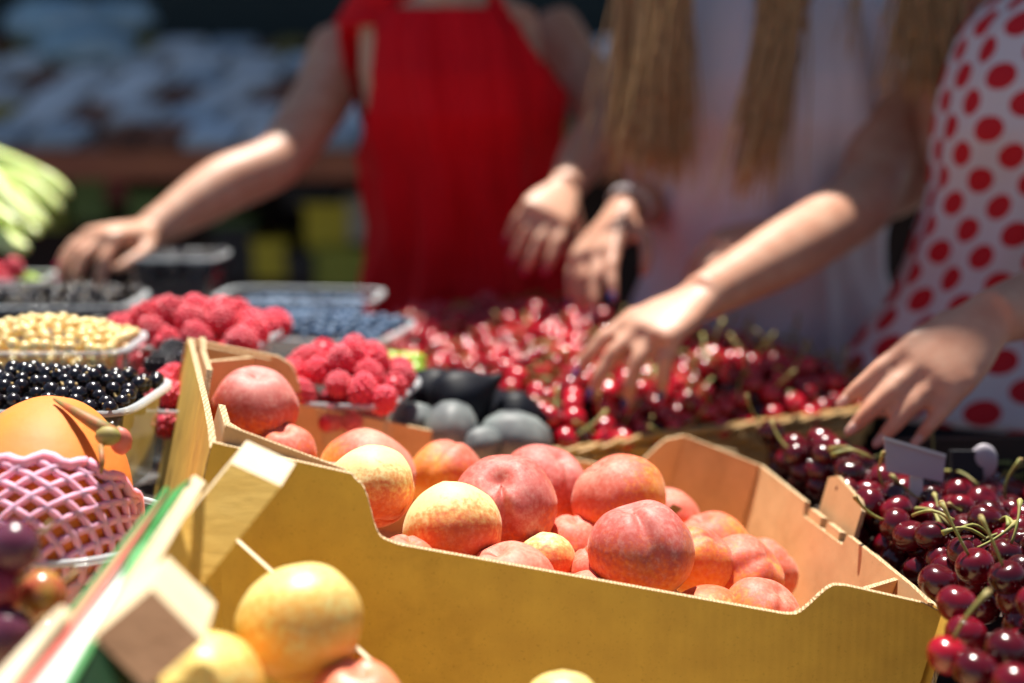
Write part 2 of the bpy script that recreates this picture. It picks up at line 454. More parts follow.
# diagonal corner pillars
def diag(P, Q, hb=.14, drop=0.0, name='corner_pillar'):
    n_ = (Q - P).cross(nb).normalized()
    mb = MB(); poly = [P - nb * drop, Q - nb * drop, Q - nb * hb, P - nb * hb]
    mb.prism(poly, n_ * .004, M['kraft_in'], M['edge']); return mb.build(name, carton)
ey4 = ey * .0045
diag(D0.lerp(C0, .895) - ey4, B0.lerp(C0, .83) + exr * .0045, drop=-.001)
diag(A0.lerp(B0, .875) + ey4, B0.lerp(C0, .155) + exr * .0045, drop=.003)
diag(A0.lerp(B0, .10) + ey4, A0.lerp(D0, .20) + exl * .015, drop=.002)
diag(D0.lerp(C0, .12) - ey4, D0.lerp(A0, .20) + exl * .015, drop=.004)
# folded inner flaps along the long sides
for nm, a, b, o_, dr in (('corner_flap', .01, .175, ey * .007, -.012), ('corner_flap', .02, .15, ey * .013, -.008), ('corner_flap', .868, .985, ey * .009, .003)):
    P, Q = A0.lerp(B0, a) + o_, A0.lerp(B0, b) + o_
    mb = MB(); mb.prism([P - nb * dr, Q - nb * (max(dr, 0) + .0), Q - nb * .10, P - nb * .10], ey * .0035, M['kraft_in'], M['edge']); mb.build(nm, carton)
for a, b, o_ in ((.0, .14, .007), (.90, .99, .010)):
    P, Q = D0.lerp(C0, a) - ey * o_, D0.lerp(C0, b) - ey * o_
    mb = MB(); mb.prism([P - nb * .003, Q - nb * .003, Q - nb * .1, P - nb * .1], -ey * .0035, M['kraft_in'], M['edge']); mb.build('corner_flap', carton)
# outer wrap on the right end, standing a little off the wall
P, Q = B0 - exr * .006 - ey * .004, B0.lerp(C0, .30) - exr * .006
mb = MB(); mb.prism([P - nb * .006, Q - nb * .004, Q - nb * .14, P - nb * .145], -exr * .004, M['kraft_bounce'], M['edge']); mb.build('outer_flap', carton)
P, Q = B0.lerp(A0, .025) + ey * .0, B0 - exr * .006 - ey * .004
# locking tab standing up behind the slot
P = B0.lerp(C0, .40) - exr * .010; Q = B0.lerp(C0, .57) - exr * .010
tabp = [P - nb * .02, P + nb * .018, P.lerp(Q, .12) + nb * .025, P.lerp(Q, .8) + nb * .031, Q + nb * .025, Q - nb * .02]
mb = MB(); mb.prism(tabp, -exr * .004, M['kraft_in'], M['edge']); mb.build('locking_tab', carton)
for k in (.40, .49):
    P = B0.lerp(C0, k) - nb * .003 + exr * -.003
    mb = MB(); mb.prism([P, P + (C0 - B0) * .06, P + (C0 - B0) * .06 - nb * .016, P - nb * .016], exr * .006, M['kraft_in'], M['edge']); mb.build('slot_tongue', carton)

# ---------------------------------------------------------------- peaches
def peach_mesh(name, mat, cleft=.10, seed=0, squash=.95):
    bm = bmesh.new(); bmesh.ops.create_uvsphere(bm, u_segments=72, v_segments=44, radius=1)
    rnd = random.Random(seed); o1 = V((rnd.random() * 9, rnd.random() * 9, 3))
    for v in bm.verts:
        c = v.co.normalized()
        th = math.acos(max(-1, min(1, c.z))); ph = math.atan2(c.y, c.x)
        r = 1.0
        w_ = math.exp(-(ph / .22) ** 2) * (math.sin(th) ** .6 if th > 0.001 else 0)
        r -= cleft * w_ * (0.62 + .38 * math.cos(th)); r += .022 * math.exp(-((abs(ph) - .42) / .25) ** 2) * math.sin(th)
        r -= .22 * math.exp(-(th / .28) ** 2)
        r += .05 * math.exp(-((PI - th) / .16) ** 2) - .03 * math.exp(-((PI - th) / .4) ** 2)
        r += .055 * noise.noise(c * 1.3 + o1) + .012 * noise.noise(c * 3 + o1)
        v.co = V((c.x * r, c.y * r * 1.0, c.z * r * squash))
    for f in bm.faces: f.smooth = True
    me = bpy.data.meshes.new(name); bm.to_mesh(me); bm.free(); me.materials.append(mat)
    return me


def scaled_mesh(me, R):
    m2 = me.copy(); m2.transform(Matrix.Scale(R, 4)); return m2


GP = 'peaches heaped in the cardboard tray'
# px, py, radius px, depth, skin, direction of the stalk end (blush or painted lit side) in view terms (right, up, to camera), spin, label
PCH = [
    (254, 408, 43, 1.19, 'dusky', (.15, .85, .3), 2.4, 'large peach alone in the far left corner of the cardboard tray, orange below'),
    (285, 455, 32, 1.17, 'pink', (0, .9, .4), 1, 'small pink peach half hidden beside the far left peach'),
    (367, 475, 48, 1.19, 'pink', (.5, .8, -.2), 1.2, 'pink peach directly behind the yellow green peach at left'),
    (372, 487, 43, 1.09, 'yellow', (.15, -.9, .35), .6, 'yellow green peach with a red underside, at the left scoop of the tray'),
    (447, 478, 38, 1.24, 'pink', (.4, .6, -.5), 1.0, 'pink orange peach at the back beside the rear cardboard wall'),
    (453, 529, 49, 1.07, 'yellow', (.2, -.85, .3), 2, 'pale yellow topped peach with a red lower half'),
    (505, 505, 51, 1.12, 'dusky', (-.1, .62, .75), -1.45, 'dusky rose peach with a deep cleft facing the camera'),
    (543, 487, 44, 1.20, 'dusky', (.45, .8, .3), -.9, 'dusky peach with a long cleft behind the deeply cleft one'),
    (619, 499, 46, 1.16, 'pink', (-.5, .8, .1), 2, 'round peach with a yellow right side standing highest at the back right'),
    (641, 550, 52, 1.05, 'dusky', (-.2, .85, .1), 2.8, 'biggest red orange peach in front, centre of the tray'),
    (405, 565, 31, 1.01, 'pink', (.2, .9, .2), 1, 'pink peach just showing over the front rim at left'),
    (509, 586, 45, 1.005, 'pink', (-.3, .9, .3), 2, 'pale pink peach low at the front rim below the cleft peach'),
    (594, 612, 43, 1.0, 'pink', (.3, .85, .2), .4, 'pale peach top peeking over the front rim left of the biggest peach'),
    (697, 562, 36, 1.12, 'pink', (.5, .6, .2), 3, 'orange pink peach tucked behind the biggest peach on its right'),
    (711, 548, 37, 1.21, 'pink', (-.3, .8, .2), 1.6, 'pink peach at the back near the diagonal cardboard corner'),
    (741, 578, 43, 1.14, 'pink', (.75, .6, .25), -.6, 'wide pink peach beside the right cardboard wall'),
    (764, 572, 34, 1.19, 'pink', (.7, .7, .1), .2, 'pink peach wedged against the right cardboard wall'),
    (706, 629, 44, .995, 'yellow', (0, .5, -.7), 1, 'pale cream pink peach at the front rim right of the biggest peach'),
    (760, 618, 41, 1.05, 'pink', (.5, .8, .3), -.8, 'pink peach with a shallow cleft by the right scoop'),
    (778, 632, 34, 1.015, 'pink', (.2, .9, .2), 2, 'rightmost pink peach low against the right scoop of the rim'),
    (573, 548, 34, 1.14, 'pink', (.1, .7, .2), 1, 'small peach in the gap between the cleft peach and the biggest one'),
    (546, 562, 30, 1.08, 'yellow', (.1, -.7, .2), 1, 'small pale peach deep in the gap at the centre'),
    (598, 574, 31, 1.075, 'pink', (-.3, .6, .2), 1, 'dim peach low in the gap left of the biggest peach'),
    (330, 500, 40, 1.10, 'pink', (.1, .9, .2), 2, 'lower layer peach under the yellow green peach'),
    (665, 520, 34, 1.25, 'pink', (.1, .9, .2), 2, 'lower layer peach by the rear wall behind the highest peach'),
]
BASE = {k: [peach_mesh('peach', PE[k], .10 + .09 * j, 7 * j + i) for j in range(2)] for i, k in enumerate(PE)}


def place_fruit(name, e, cat, grp, cleft=0):
    px, py, r, d, skin, ax, spin, lab = e
    for _ in range(60 if name == 'peach' else 0):
        c = at(px, py, d); R = r * d / FPX
        if (c - A0).dot(ey) < R + .012: d += .004
        elif (c - C0).dot(exr) < R + .005 or (c - C0).dot(-ey) < R + .004: d -= .004
        else: break
    c = at(px, py, d); R = r * d / FPX / .98
    me = scaled_mesh(BASE[skin][cleft], R); me.name = name
    o = link(name, me); o.location = c
    z = (Rv * ax[0] + Uv * ax[1] - Fv * ax[2]).normalized()
    x = z.orthogonal().normalized()
    y = z.cross(x)
    m3 = Matrix((x, y, z)).transposed() @ Matrix.Rotation(spin, 3, 'Z')
    o.rotation_euler = m3.to_euler()
    tag(o, lab, cat, grp)
    return o


def face_cleft(o, dirv):
    """spin the fruit about its own axis so that the cleft (+X side) turns towards dirv"""
    m = o.rotation_euler.to_matrix(); z = m @ V((0, 0, 1)); d_ = (dirv - z * dirv.dot(z)).normalized()
    m3 = Matrix((d_, z.cross(d_), z)).transposed(); o.rotation_euler = m3.to_euler()


pe = [place_fruit('peach', e, 'peach', GP, 1 if i in (6, 7, 9, 3) else 0) for i, e in enumerate(PCH)]
face_cleft(pe[6], -Fv * .6 - Uv * .8 + Rv * .1)
face_cleft(pe[7], -Fv * .8 + Rv * .5 - Uv * .3)
face_cleft(pe[9], -Fv * .9 + Rv * .35 - Uv * .9)
face_cleft(pe[18], -Fv + Uv * .2 + Rv * .3)
face_cleft(pe[15], -Fv + Uv * .5)
face_cleft(pe[3], Rv + Fv * .1)
face_cleft(pe[4], Uv - Fv * .4)
# leaf scrap on the peaches
lf = MB(); c = at(673, 511, 1.20)
lf.add([c - Rv * .006, c + Uv * .006, c + Rv * .008 + Uv * .002, c - Uv * .004], [[0, 1, 2, 3]], M['greenveg']); lf.add([c - Rv * .006 - Fv * .001, c + Uv * .006 - Fv * .001, c + Rv * .008 + Uv * .002 - Fv * .001, c - Uv * .004 - Fv * .001], [[3, 2, 1, 0]], M['stem'])
top_mesh(lf, 'leaf', 'small green leaf scrap between the peaches by the back corner', 'leaf')

# ---------------------------------------------------------------- wooden crate with nectarines
crate = empty('wooden_crate', at(180, 640, .8) - V((0, 0, .12)), 'pale wooden fruit crate with green and red print at the lower left corner', 'crate')
def slab(pts, off, mat, name, side=None, parent=crate):
    mb = MB(); mb.prism([at(*p) for p in pts], off, mat, side); return mb.build(name, parent)
dn = V((.05, .0, -1)).normalized()
B3 = Fv * .004
slab([(-30, 705, .65), (58, 608, .715), (66, 616, .715), (-8, 712, .65)], B3 * 2, M['woodlit'], 'side_slat')
slab([(-8, 712, .655), (165, 487, .850), (169, 491, .850), (0, 712, .655)], B3, M['pgreen'], 'printed_band')
slab([(0, 712, .656), (168, 491, .848), (166, 500, .845), (16, 712, .656)], B3, M['pred'], 'printed_band')
slab([(16, 712, .657), (166, 499, .846), (150, 535, .82), (44, 712, .657)], B3, M['pwhite'], 'printed_band')
slab([(44, 712, .658), (112, 602, .745), (118, 606, .745), (54, 712, .658)], B3, M['pgreen'], 'printed_band')
slab([(114, 598, .744), (134, 545, .80), (172, 492, .85), (190, 478, .853), (150, 540, .81), (122, 592, .75)], B3, M['pgreen'], 'printed_band')
slab([(70, 700, .66), (98, 640, .70), (104, 632, .73), (170, 700, .73)], B3, M['pshade'], 'printed_panel')
slab([(90, 637, .705), (193, 476, .862), (204, 484, .862), (106, 650, .705)], B3 * 1.5, M['woodlit'], 'top_rail')
p_lo, p_hi = at(146, 567, .850), at(231, 463, .872)
wv = at(281, 486, .868) - p_hi; tv = Rv * .0062 + Uv * .0125 + Fv * .018
mb = MB(); mb.prism([p_lo, p_hi, p_hi + wv, p_lo + wv], tv, M['wood'], M['woodlit']); mb.build('corner_post', crate)  # golden shaded face, cream lit sides: light put into the colours
_a, _b, _c = at(94, 636, .70), at(152, 588, .715), at(204, 640, .712)
E4 = [_a, _b, _c, _c + _a - _b]
mb = MB(); bv = (at(168, 556, .78) - at(152, 588, .715)); mb.prism(E4, bv, M['woodlit'], M['woodlit'])
mb.add([p - bv.normalized() * .0006 for p in E4], [[3, 2, 1, 0]], M['woodend']); mb.build('corner_post', crate)
slab([(100, 640, .735), (196, 490, .885), (222, 520, .905)], Fv * .004, M['wood'], 'side_board')
slab([(100, 640, .735), (222, 520, .905), (150, 720, .77)], Fv * .0041, M['wood'], 'side_board')
# far board of the crate with its top edge in the lit pine colour
mb = MB(); f0, f1 = at(222, 524, .93), at(420, 702, .86)
mb.prism([f0, f1, f1 - V((0, 0, .10)), f0 - V((0, 0, .10))], V((-.0015, -.003, 0)), M['kraft_bounce'], M['woodlit']); mb.build('end_board', crate)
mb = MB(); mb.prism([at(120, 600, .80) - V((0, 0, .11)), at(400, 760, .86) - V((0, 0, .08)), at(260, 900, .70) - V((0, 0, .08)), at(20, 760, .66) - V((0, 0, .10))], V((0, 0, -.006)), M['wood']); mb.build('floor_board', crate)

GN = 'nectarines in the wooden crate'
for e in [(301, 623, 62, .86, 'nect', (.2, -.8, .35), 1, 'big yellow nectarine with an orange underside, whole in view in the crate'),
          (206, 692, 60, .80, 'nect', (.5, -.4, .2), 1.8, 'yellow nectarine at the bottom edge left of the big one'),
          (168, 616, 49, .86, 'nect', (-.4, -.6, .1), 1, 'yellow nectarine half hidden behind the sawn crate post'),
          (356, 708, 50, .84, 'npink', (.1, .8, .2), 1, 'pink nectarine at the bottom edge right of the big yellow one'),
          (562, 712, 42, .86, 'nect', (0, -.8, .1), 1, 'top of a yellow nectarine at the bottom edge in front of the cardboard tray'),
          (410, 735, 46, .82, 'nect', (0, -.8, .1), 1, 'yellow nectarine just below the pink one')]:
    place_fruit('nectarine', e, 'nectarine', GN)

# ---------------------------------------------------------------- grapes
GG = 'dark grapes hanging at the left edge'
for (px, py, r, d, mt, lab) in [(15, 546, 25, .80, 'grape', 'topmost dark purple grape with a pale bloom at the left edge'), (0, 588, 24, .80, 'grapered', 'dark red grape cut by the left edge'),
                                (42, 595, 24, .82, 'grapegreen', 'half ripe green and red grape beside the pink net'), (8, 636, 28, .79, 'grape', 'lowest black grape at the left edge'),
                                (48, 634, 18, .84, 'grape', 'small grape behind by the white crate rim'), (-18, 560, 24, .82, 'grape', 'dark grape outside the left edge'), (18, 680, 24, .79, 'grape', 'dark grape in the lower left corner')]:
    mb = MB(); R = r * d / FPX; mb.ball((0, 0, 0), (R, R * .95, R * 1.06), M[mt], 3)
    o = link('grape', mb.mesh('grape')); o.location = at(px, py, d); o.rotation_euler = (random.random(), .4, random.random() * 6)
    tag(o, lab, 'grape', GG)
    st = MB(); st.tube([(-R * .95, 0, 0), (-R * 1.25, 0, .001), (-R * 1.7, .002, .003)], [.0018, .0012, .0015], M['nub'], 6)
    link('stalk', st.mesh('stalk'), o)

# ---------------------------------------------------------------- papaya in its net and tub
pc = at(44, 510, 1.0)
pax = (V((-.10, .74, .66))).normalized(); px_ = pax.orthogonal().normalized(); py_ = pax.cross(px_)
PB = Matrix((px_, py_, pax)).transposed()
def pap(u, v, k=1.0):  # u angle, v -1..1 along the axis
    zz = v; rr = math.sqrt(max(0, 1 - zz * zz)) ** .85 * (1 - .08 * zz)
    return pc + PB @ V((math.cos(u) * rr * .0625 * k, math.sin(u) * rr * .061 * k, (zz + .08) * .080 * k))
mb = MB(); mb.rings([[pap(2 * PI * k / 48, math.sin(-PI / 2 + PI * (j + .02) / 30.04), 1 + .012 * noise.noise(V((k / 6., j / 5., 0)))) for k in range(48)] for j in range(31)], M['papaya'])
papaya = empty('papaya', pc, 'orange papaya lying in pink foam net inside a clear tub', 'papaya')
mb.build('flesh', papaya)
mb = MB()
cl = [at(54, 399, 1.0), at(76, 412, .985), at(96, 424, .975), at(112, 434, .975), at(124, 440, .985)]
mb.tube(cl, [.001, .0035, .005, .006, .003], M['calyx'], 8)
mb.ball(at(108, 436, .97), (.009, .006, .007), M['stem'], 2); mb.ball(at(121, 441, .98), (.008, .006, .010), M['pred'], 2)
mb.ball(at(119, 430, .985), (.004, .003, .003), M['nub'], 1)
mb.tube([at(101, 446, .965), at(102, 462, .955), at(101, 474, .955)], [.0025, .002, .001], M['calyx'], 6)
mb.build('stalk_scar', papaya)
net = MB(); NS = 18
for fam in (1, -1):
    for s in range(NS):
        pts = []
        for k in range(25):
            v = -.97 + (.88) * k / 24
            u = 2 * PI * s / NS + fam * (k / 24.) * 1.9
            pts.append(pap(u, v, 1.045 + .012 * math.sin(k * 2.1 + s)))
        net.tube(pts, .0028, M['foam'], 6)
rim = [pap(2 * PI * k / 72, -.08 + .035 * math.cos(k * PI / 2.4), 1.06) for k in range(73)]
net.tube(rim, .0040, M['foam'], 6)
top_mesh(net, 'foam_net', 'pink foam net sleeve pulled over the lower half of the papaya', 'net')
tub = empty('fruit_tub', at(75, 575, 1.0) - V((0, 0, .05)), 'clear plastic tub holding the netted papaya', 'tub')
mb = MB(); tc_ = at(50, 512, 1.0)
def ring(c, rx, ry, n=40, pw=.7):
    out = []
    for k in range(n):
        a = 2 * PI * k / n; ca, sa = math.cos(a), math.sin(a)
        out.append(V(c) + V((math.copysign(abs(ca) ** pw, ca) * rx, math.copysign(abs(sa) ** pw, sa) * ry, 0)))
    return out
rz = V((0, 0, -.012))
mb.rings([ring(tc_ + rz, .074, .072), ring(tc_ + rz - V((0, 0, .035)), .070, .068), ring(tc_ + rz - V((0, 0, .07)), .062, .06)], M['clear'], False)
mb.build('tub_wall', tub)
mb = MB(); rr = ring(tc_ + rz, .076, .074); mb.tube(rr + [rr[0], rr[1]], .0028, M['clearrim'], 6); mb.build('rim', tub)

# ---------------------------------------------------------------- punnets
def punnet(c, wx, wy, h, yaw, label, name='punnet', grp='clear plastic punnets of berries', dark=False):
    """c = centre of the rim"""
    c = V(c); e = empty(name, c - V((0, 0, h)), label, 'punnet', grp)
    rot = Matrix.Rotation(yaw, 3, 'Z')
    def rr(z, kx, n=32, pw=.35):
        out = []
        for k in range(n):
            a = 2 * PI * (k + .5) / n; ca, sa = math.cos(a), math.sin(a)
            out.append(c + rot @ V((math.copysign(abs(ca) ** pw, ca) * wx / 2 * kx, math.copysign(abs(sa) ** pw, sa) * wy / 2 * kx, z)))
        return out
    mb = MB(); mb.rings([rr(0, 1), rr(-h * .5, .94), rr(-h * .97, .88), rr(-h, .84)], M['clear'], False)
    b = rr(-h, .84); mb.add(b, [list(range(len(b)))], M['clear']); mb.build('punnet_wall', e)
    mb = MB(); a1, a2 = rr(0, 1.0), rr(.001, 1.07); mb.rings([a1, a2, rr(-.004, 1.075)], M['clearrim'], False); mb.build('rim', e)
    return c, rot, wx, wy


def drupe_mesh(name, mat, R, L, n=70, hair=False):
    mb = MB(); ga = PI * (3 - math.sqrt(5))
    mb.ball((0, 0, 0), (R * .86, R * .86, L * .88), mat, 2)
    for i in range(n):
        z = 1 - 2 * (i + .5) / n
        if z < -.86: continue
        r = math.sqrt(1 - z * z); a = i * ga
        rr_ = r * (1 - .18 * z)
        mb.ball((math.cos(a) * rr_ * R * .86, math.sin(a) * rr_ * R * .86, z * L * .88), R * .235, mat, 1)
    return mb.mesh(name)


def scatter(n, minD, inside, zf, tries=6000, rnd=random):
    pts = []
    for _ in range(tries):
        p = inside(rnd)
        if p is None: continue
        z = zf(p[0], p[1]) if zf else p[2]
        q = V((p[0], p[1], z))
        if all((q - o_).length > minD for o_ in pts): pts.append(q)
        if len(pts) >= n: break
    return pts


def fill_punnet(info, src, n, minD, heap, labels, cat, grp, sink=.0, tries=5000, jit=.5, size=1.0):
    c, rot, wx, wy = info
    def ins(rnd):
        u, v = rnd.uniform(-.46, .46), rnd.uniform(-.46, .46)
        q = rot @ V((u * wx, v * wy, 0)); return (c.x + q.x, c.y + q.y)
    def zf(x, y):
        q = rot.transposed() @ V((x - c.x, y - c.y, 0)); u, v = q.x / wx * 2, q.y / wy * 2
        return c.z - sink + heap * max(0, (1 - u * u)) * max(0, (1 - v * v)) + random.uniform(-.3, .3) * minD * jit
    pts = scatter(n, minD, ins, zf, tries)
    out = []
    for i, p in enumerate(pts):
        o_ = copy_tree(src); o_.location = p
        o_.rotation_euler = (random.uniform(0, 6), random.uniform(0, 6), random.uniform(0, 6))
        s = random.uniform(.88, 1.12) * size; o_.scale = (s, s, s)
        out.append(o_)
        # label by where in the punnet it lies, seen from the camera
        q = rot.transposed() @ (p - c); a = 'front' if q.y < -.17 * wy else ('back' if q.y > .17 * wy else 'middle')
        b = 'left' if q.x < -.17 * wx else ('right' if q.x > .17 * wx else 'centre')
        tag(o_, labels % (a + ' ' + b), cat, grp)
    return out


def proto(name, me):
    o_ = bpy.data.objects.new(name, me); return o_


def build_protos():
    P_ = {}
    for k, (mat, R, n) in dict(bcur=('bcur', .0066, 0), wcur=('wcur', .0050, 0), blue=('blue', .0062, 0)).items():
        mb = MB(); mb.ball((0, 0, 0), R, M[mat], 3)
        if k != 'blue': mb.tube([(0, 0, R * .95), (0, 0, R * 1.35)], [R * .22, R * .12], M['nub'], 6)
        else: mb.tube([(0, 0, R * .93), (0, 0, R * 1.08)], [R * .5, R * .42], M['blue'], 8)
        nm = dict(bcur='black_currant', wcur='white_currant', blue='blueberry')[k]
        P_[k] = proto(nm, mb.mesh(nm))
    P_['rasp'] = proto('raspberry', drupe_mesh('raspberry', M['rasp'], .0125, .0145))
    P_['blackb'] = proto('blackberry', drupe_mesh('blackberry', M['blackb'], .013, .016))
    return P_
PR = build_protos()


def stuff_fill(info, me_mat, R, depth, label_name):
    """the berries under the top layer, too many and too hidden to count"""
    c, rot, wx, wy = info; mb = MB()
    n = int(wx * wy * .72 / (4 * R * R))
    for layer in range(1, depth + 1):
        for _ in range(n):
            u, v = random.uniform(-.44, .44), random.uniform(-.44, .44)
            k = 1 - .05 * layer
            mb.ball(c + rot @ V((u * wx * k, v * wy * k, -.004 - R * 1.5 * layer)), R * random.uniform(.9, 1.1), me_mat, 2)
    o_ = top_mesh(mb, label_name, None, None, None, 'stuff'); return o_


# black currants, near left
i1 = punnet(at(35, 392, 1.16), .19, .12, .075, -.10, 'clear punnet of black currants behind the papaya')
fill_punnet(i1, PR['bcur'], 130, .0115, .016, 'glossy black currant in the near punnet, %s of its heap', 'currant', 'black currants in the near punnet', jit=.6)
stuff_fill(i1, M['bcur'], .0058, 6, 'black_currant_fill')
# white currants
i2 = punnet(at(45, 341, 1.33), .165, .10, .06, -.02, 'clear punnet of pale golden white currants')
fill_punnet(i2, PR['wcur'], 190, .0088, .020, 'translucent golden white currant, %s of its punnet', 'currant', 'white currants', jit=.6)
stuff_fill(i2, M['wcur'], .0048, 6, 'white_currant_fill')
# black currants at the back, under the red woman's hand
i3 = punnet(at(45, 298, 1.72), .22, .12, .06, 0, 'flat punnet of black currants below the reaching hand')
fill_punnet(i3, PR['bcur'], 90, .0115, .012, 'small black currant under the reaching hand, %s of its punnet', 'currant', 'black currants in the back punnet')
stuff_fill(i3, M['bcur'], .006, 2, 'black_currant_fill')
# raspberries left
i4 = punnet(at(192, 335, 1.44), .155, .12, .06, -.15, 'clear punnet of raspberries behind the carton corner')
fill_punnet(i4, PR['rasp'], 30, .0245, .026, 'crimson raspberry heaped behind the carton corner, %s of its punnet', 'raspberry', 'raspberries in the left punnet', size=1.22)
stuff_fill(i4, M['rasp'], .011, 2, 'raspberry_fill')
# raspberries right
i5 = punnet(at(342, 388, 1.36), .125, .12, .07, -.22, 'clear punnet of raspberries beside the figs')
fill_punnet(i5, PR['rasp'], 40, .0205, .038, 'bright raspberry in the punnet beside the figs, %s of its heap', 'raspberry', 'raspberries in the right punnet', size=1.08)
stuff_fill(i5, M['rasp'], .011, 3, 'raspberry_fill')
# small mixed punnet between
i6 = punnet(at(180, 395, 1.28), .10, .11, .07, -.1, 'clear punnet of blackberries and raspberries left of the carton')
for (px, py, d, k, lab) in [(172, 353, 1.33, 'blackb', 'dull blackberry left of the carton corner'), (160, 366, 1.31, 'blackb', 'dull blackberry touching the white currant punnet'), (178, 366, 1.30, 'blackb', 'blackberry just above the small raspberries'),
                            (162, 385, 1.27, 'rasp', 'small raspberry beside the outer left carton wall'), (172, 378, 1.28, 'rasp', 'upper small raspberry beside the carton wall'), (158, 398, 1.26, 'rasp', 'lower small raspberry beside the carton wall'),
                            (172, 396, 1.25, 'rasp', 'raspberry half hidden by the outer left carton wall'), (153, 375, 1.32, 'rasp', 'raspberry next to the black currant punnet'), (168, 425, 1.24, 'rasp', 'raspberry seen through the clear punnet side')]:
    o_ = copy_tree(PR[k]); o_.location = at(px, py, d); o_.rotation_euler = [random.uniform(0, 6) for _ in range(3)]
    tag(o_, lab, 'blackberry' if k == 'blackb' else 'raspberry', 'berries in the small mixed punnet')
# blueberries
i7 = punnet(at(318, 327, 1.62), .19, .14, .05, -.25, 'clear shallow tray of blueberries')
fill_punnet(i7, PR['blue'], 200, .0118, .008, 'dusty blue blueberry in the clear tray, %s part', 'blueberry', 'blueberries in the clear tray')
i8 = punnet(at(300, 294, 1.85), .20, .10, .04, -.1, 'dark shallow tray of blueberries farther back')
stuff_fill(i8, M['blue'], .0065, 2, 'blueberry_fill')
# dark fruit punnet under the wrist
i9 = punnet(at(178, 254, 1.95), .12, .09, .06, -.12, 'clear punnet of black berries under the wrist')
fill_punnet(i9, PR['blackb'], 24, .02, .004, 'blackberry in the punnet under the wrist, %s part', 'blackberry', 'blackberries under the wrist', sink=.012)
stuff_fill(i9, M['blackb'], .011, 2, 'blackberry_fill')
# white tub at far left with a red spot
i10 = punnet(at(8, 276, 1.8), .10, .08, .05, 0, 'cloudy plastic punnet at the left edge beside the fingers')
for (px, py, d) in ((14, 268, 1.8), (-6, 272, 1.8), (4, 285, 1.78)):
    o_ = copy_tree(PR['rasp']); o_.location = at(px, py, d); tag(o_, 'lone raspberry in the cloudy punnet at the left edge', 'raspberry', 'raspberries at the left edge')
# green fruit punnet
i11 = punnet(at(405, 382, 1.52), .07, .07, .05, -.2, 'small clear punnet of green gooseberries by the figs')
for k in range(9):
    mb = MB(); R = .011; mb.ball((0, 0, 0), (R, R, R * 1.2), M['limeg'], 2); mb.tube([(0, 0, R * 1.15), (0, 0, R * 1.5)], [.002, .001], M['nub'], 6)
    o_ = link('gooseberry', mb.mesh('gooseberry')); o_.location = at(392 + 12 * (k % 3) + random.uniform(-3, 3), 362 + 10 * (k // 3), 1.54 - .02 * (k // 3)); o_.rotation_euler = [random.uniform(0, 6) for _ in range(3)]
    tag(o_, 'lime green gooseberry in the small punnet, %s row' % ('back', 'middle', 'front')[k // 3], 'gooseberry', 'green gooseberries')

# figs and plums
def fig(px, py, d, R, axis, lab, mat='fig', stem=True):
    ax = V(axis).normalized(); x = ax.orthogonal().normalized(); B = Matrix((x, ax.cross(x), ax)).transposed()
    rings = []
    prof = [(-1, .05), (-.97, .3), (-.85, .62), (-.6, .88), (-.25, 1), (.1, .96), (.45, .76), (.75, .52), (.98, .30), (1.15, .18), (1.30, .13), (1.38, .10)] if stem else [(-1.15, .05), (-1.1, .3), (-.9, .64), (-.5, .92), (0, 1), (.5, .9), (.9, .62), (1.1, .3), (1.15, .05)]
    mb = MB(); bend = V((.25, 0, 0))
    for z, r in prof:
        c_ = V((0, 0, z * R)) + bend * R * max(0, z) ** 2 * .4
        rings.append([c_ + V((math.cos(a), math.sin(a), 0)) * r * R * (1 + .03 * math.sin(7 * a)) for a in [2 * PI * k / 28 for k in range(28)]])
    mb.rings(rings, M[mat]); nm = 'fig' if stem else 'plum'
    o_ = link(nm, mb.mesh(nm)); o_.location = at(px, py, d); o_.rotation_euler = B.to_euler()
    tag(o_, lab, nm, 'dark figs and plums behind the carton')
    return o_
fig(462, 400, 1.42, .034, (.85, .1, .38), 'long black fig with its stalk end pointing right')
fig(430, 394, 1.46, .031, (-.7, .3, .35), 'black fig beside the green gooseberries')
fig(518, 418, 1.44, .028, (.9, .2, -.2), 'black fig lying behind the grey plums')
fig(490, 412, 1.50, .030, (.5, .6, .25), 'black fig in the middle of the group')
fig(450, 430, 1.36, .027, (.1, .6, .6), 'grey bloomed plum left of the other plum', 'figb', False)
fig(514, 444, 1.38, .033, (.9, .2, -.2), 'grey green bloomed plum beside the wicker rim', 'figb', False)
fig(412, 425, 1.37, .022, (.5, .2, .1), 'grey bloomed plum touching the raspberry punnet', 'figb', False)
fig(480, 447, 1.35, .020, (.5, .2, .1), 'small plum between the two grey ones', 'figb', False)

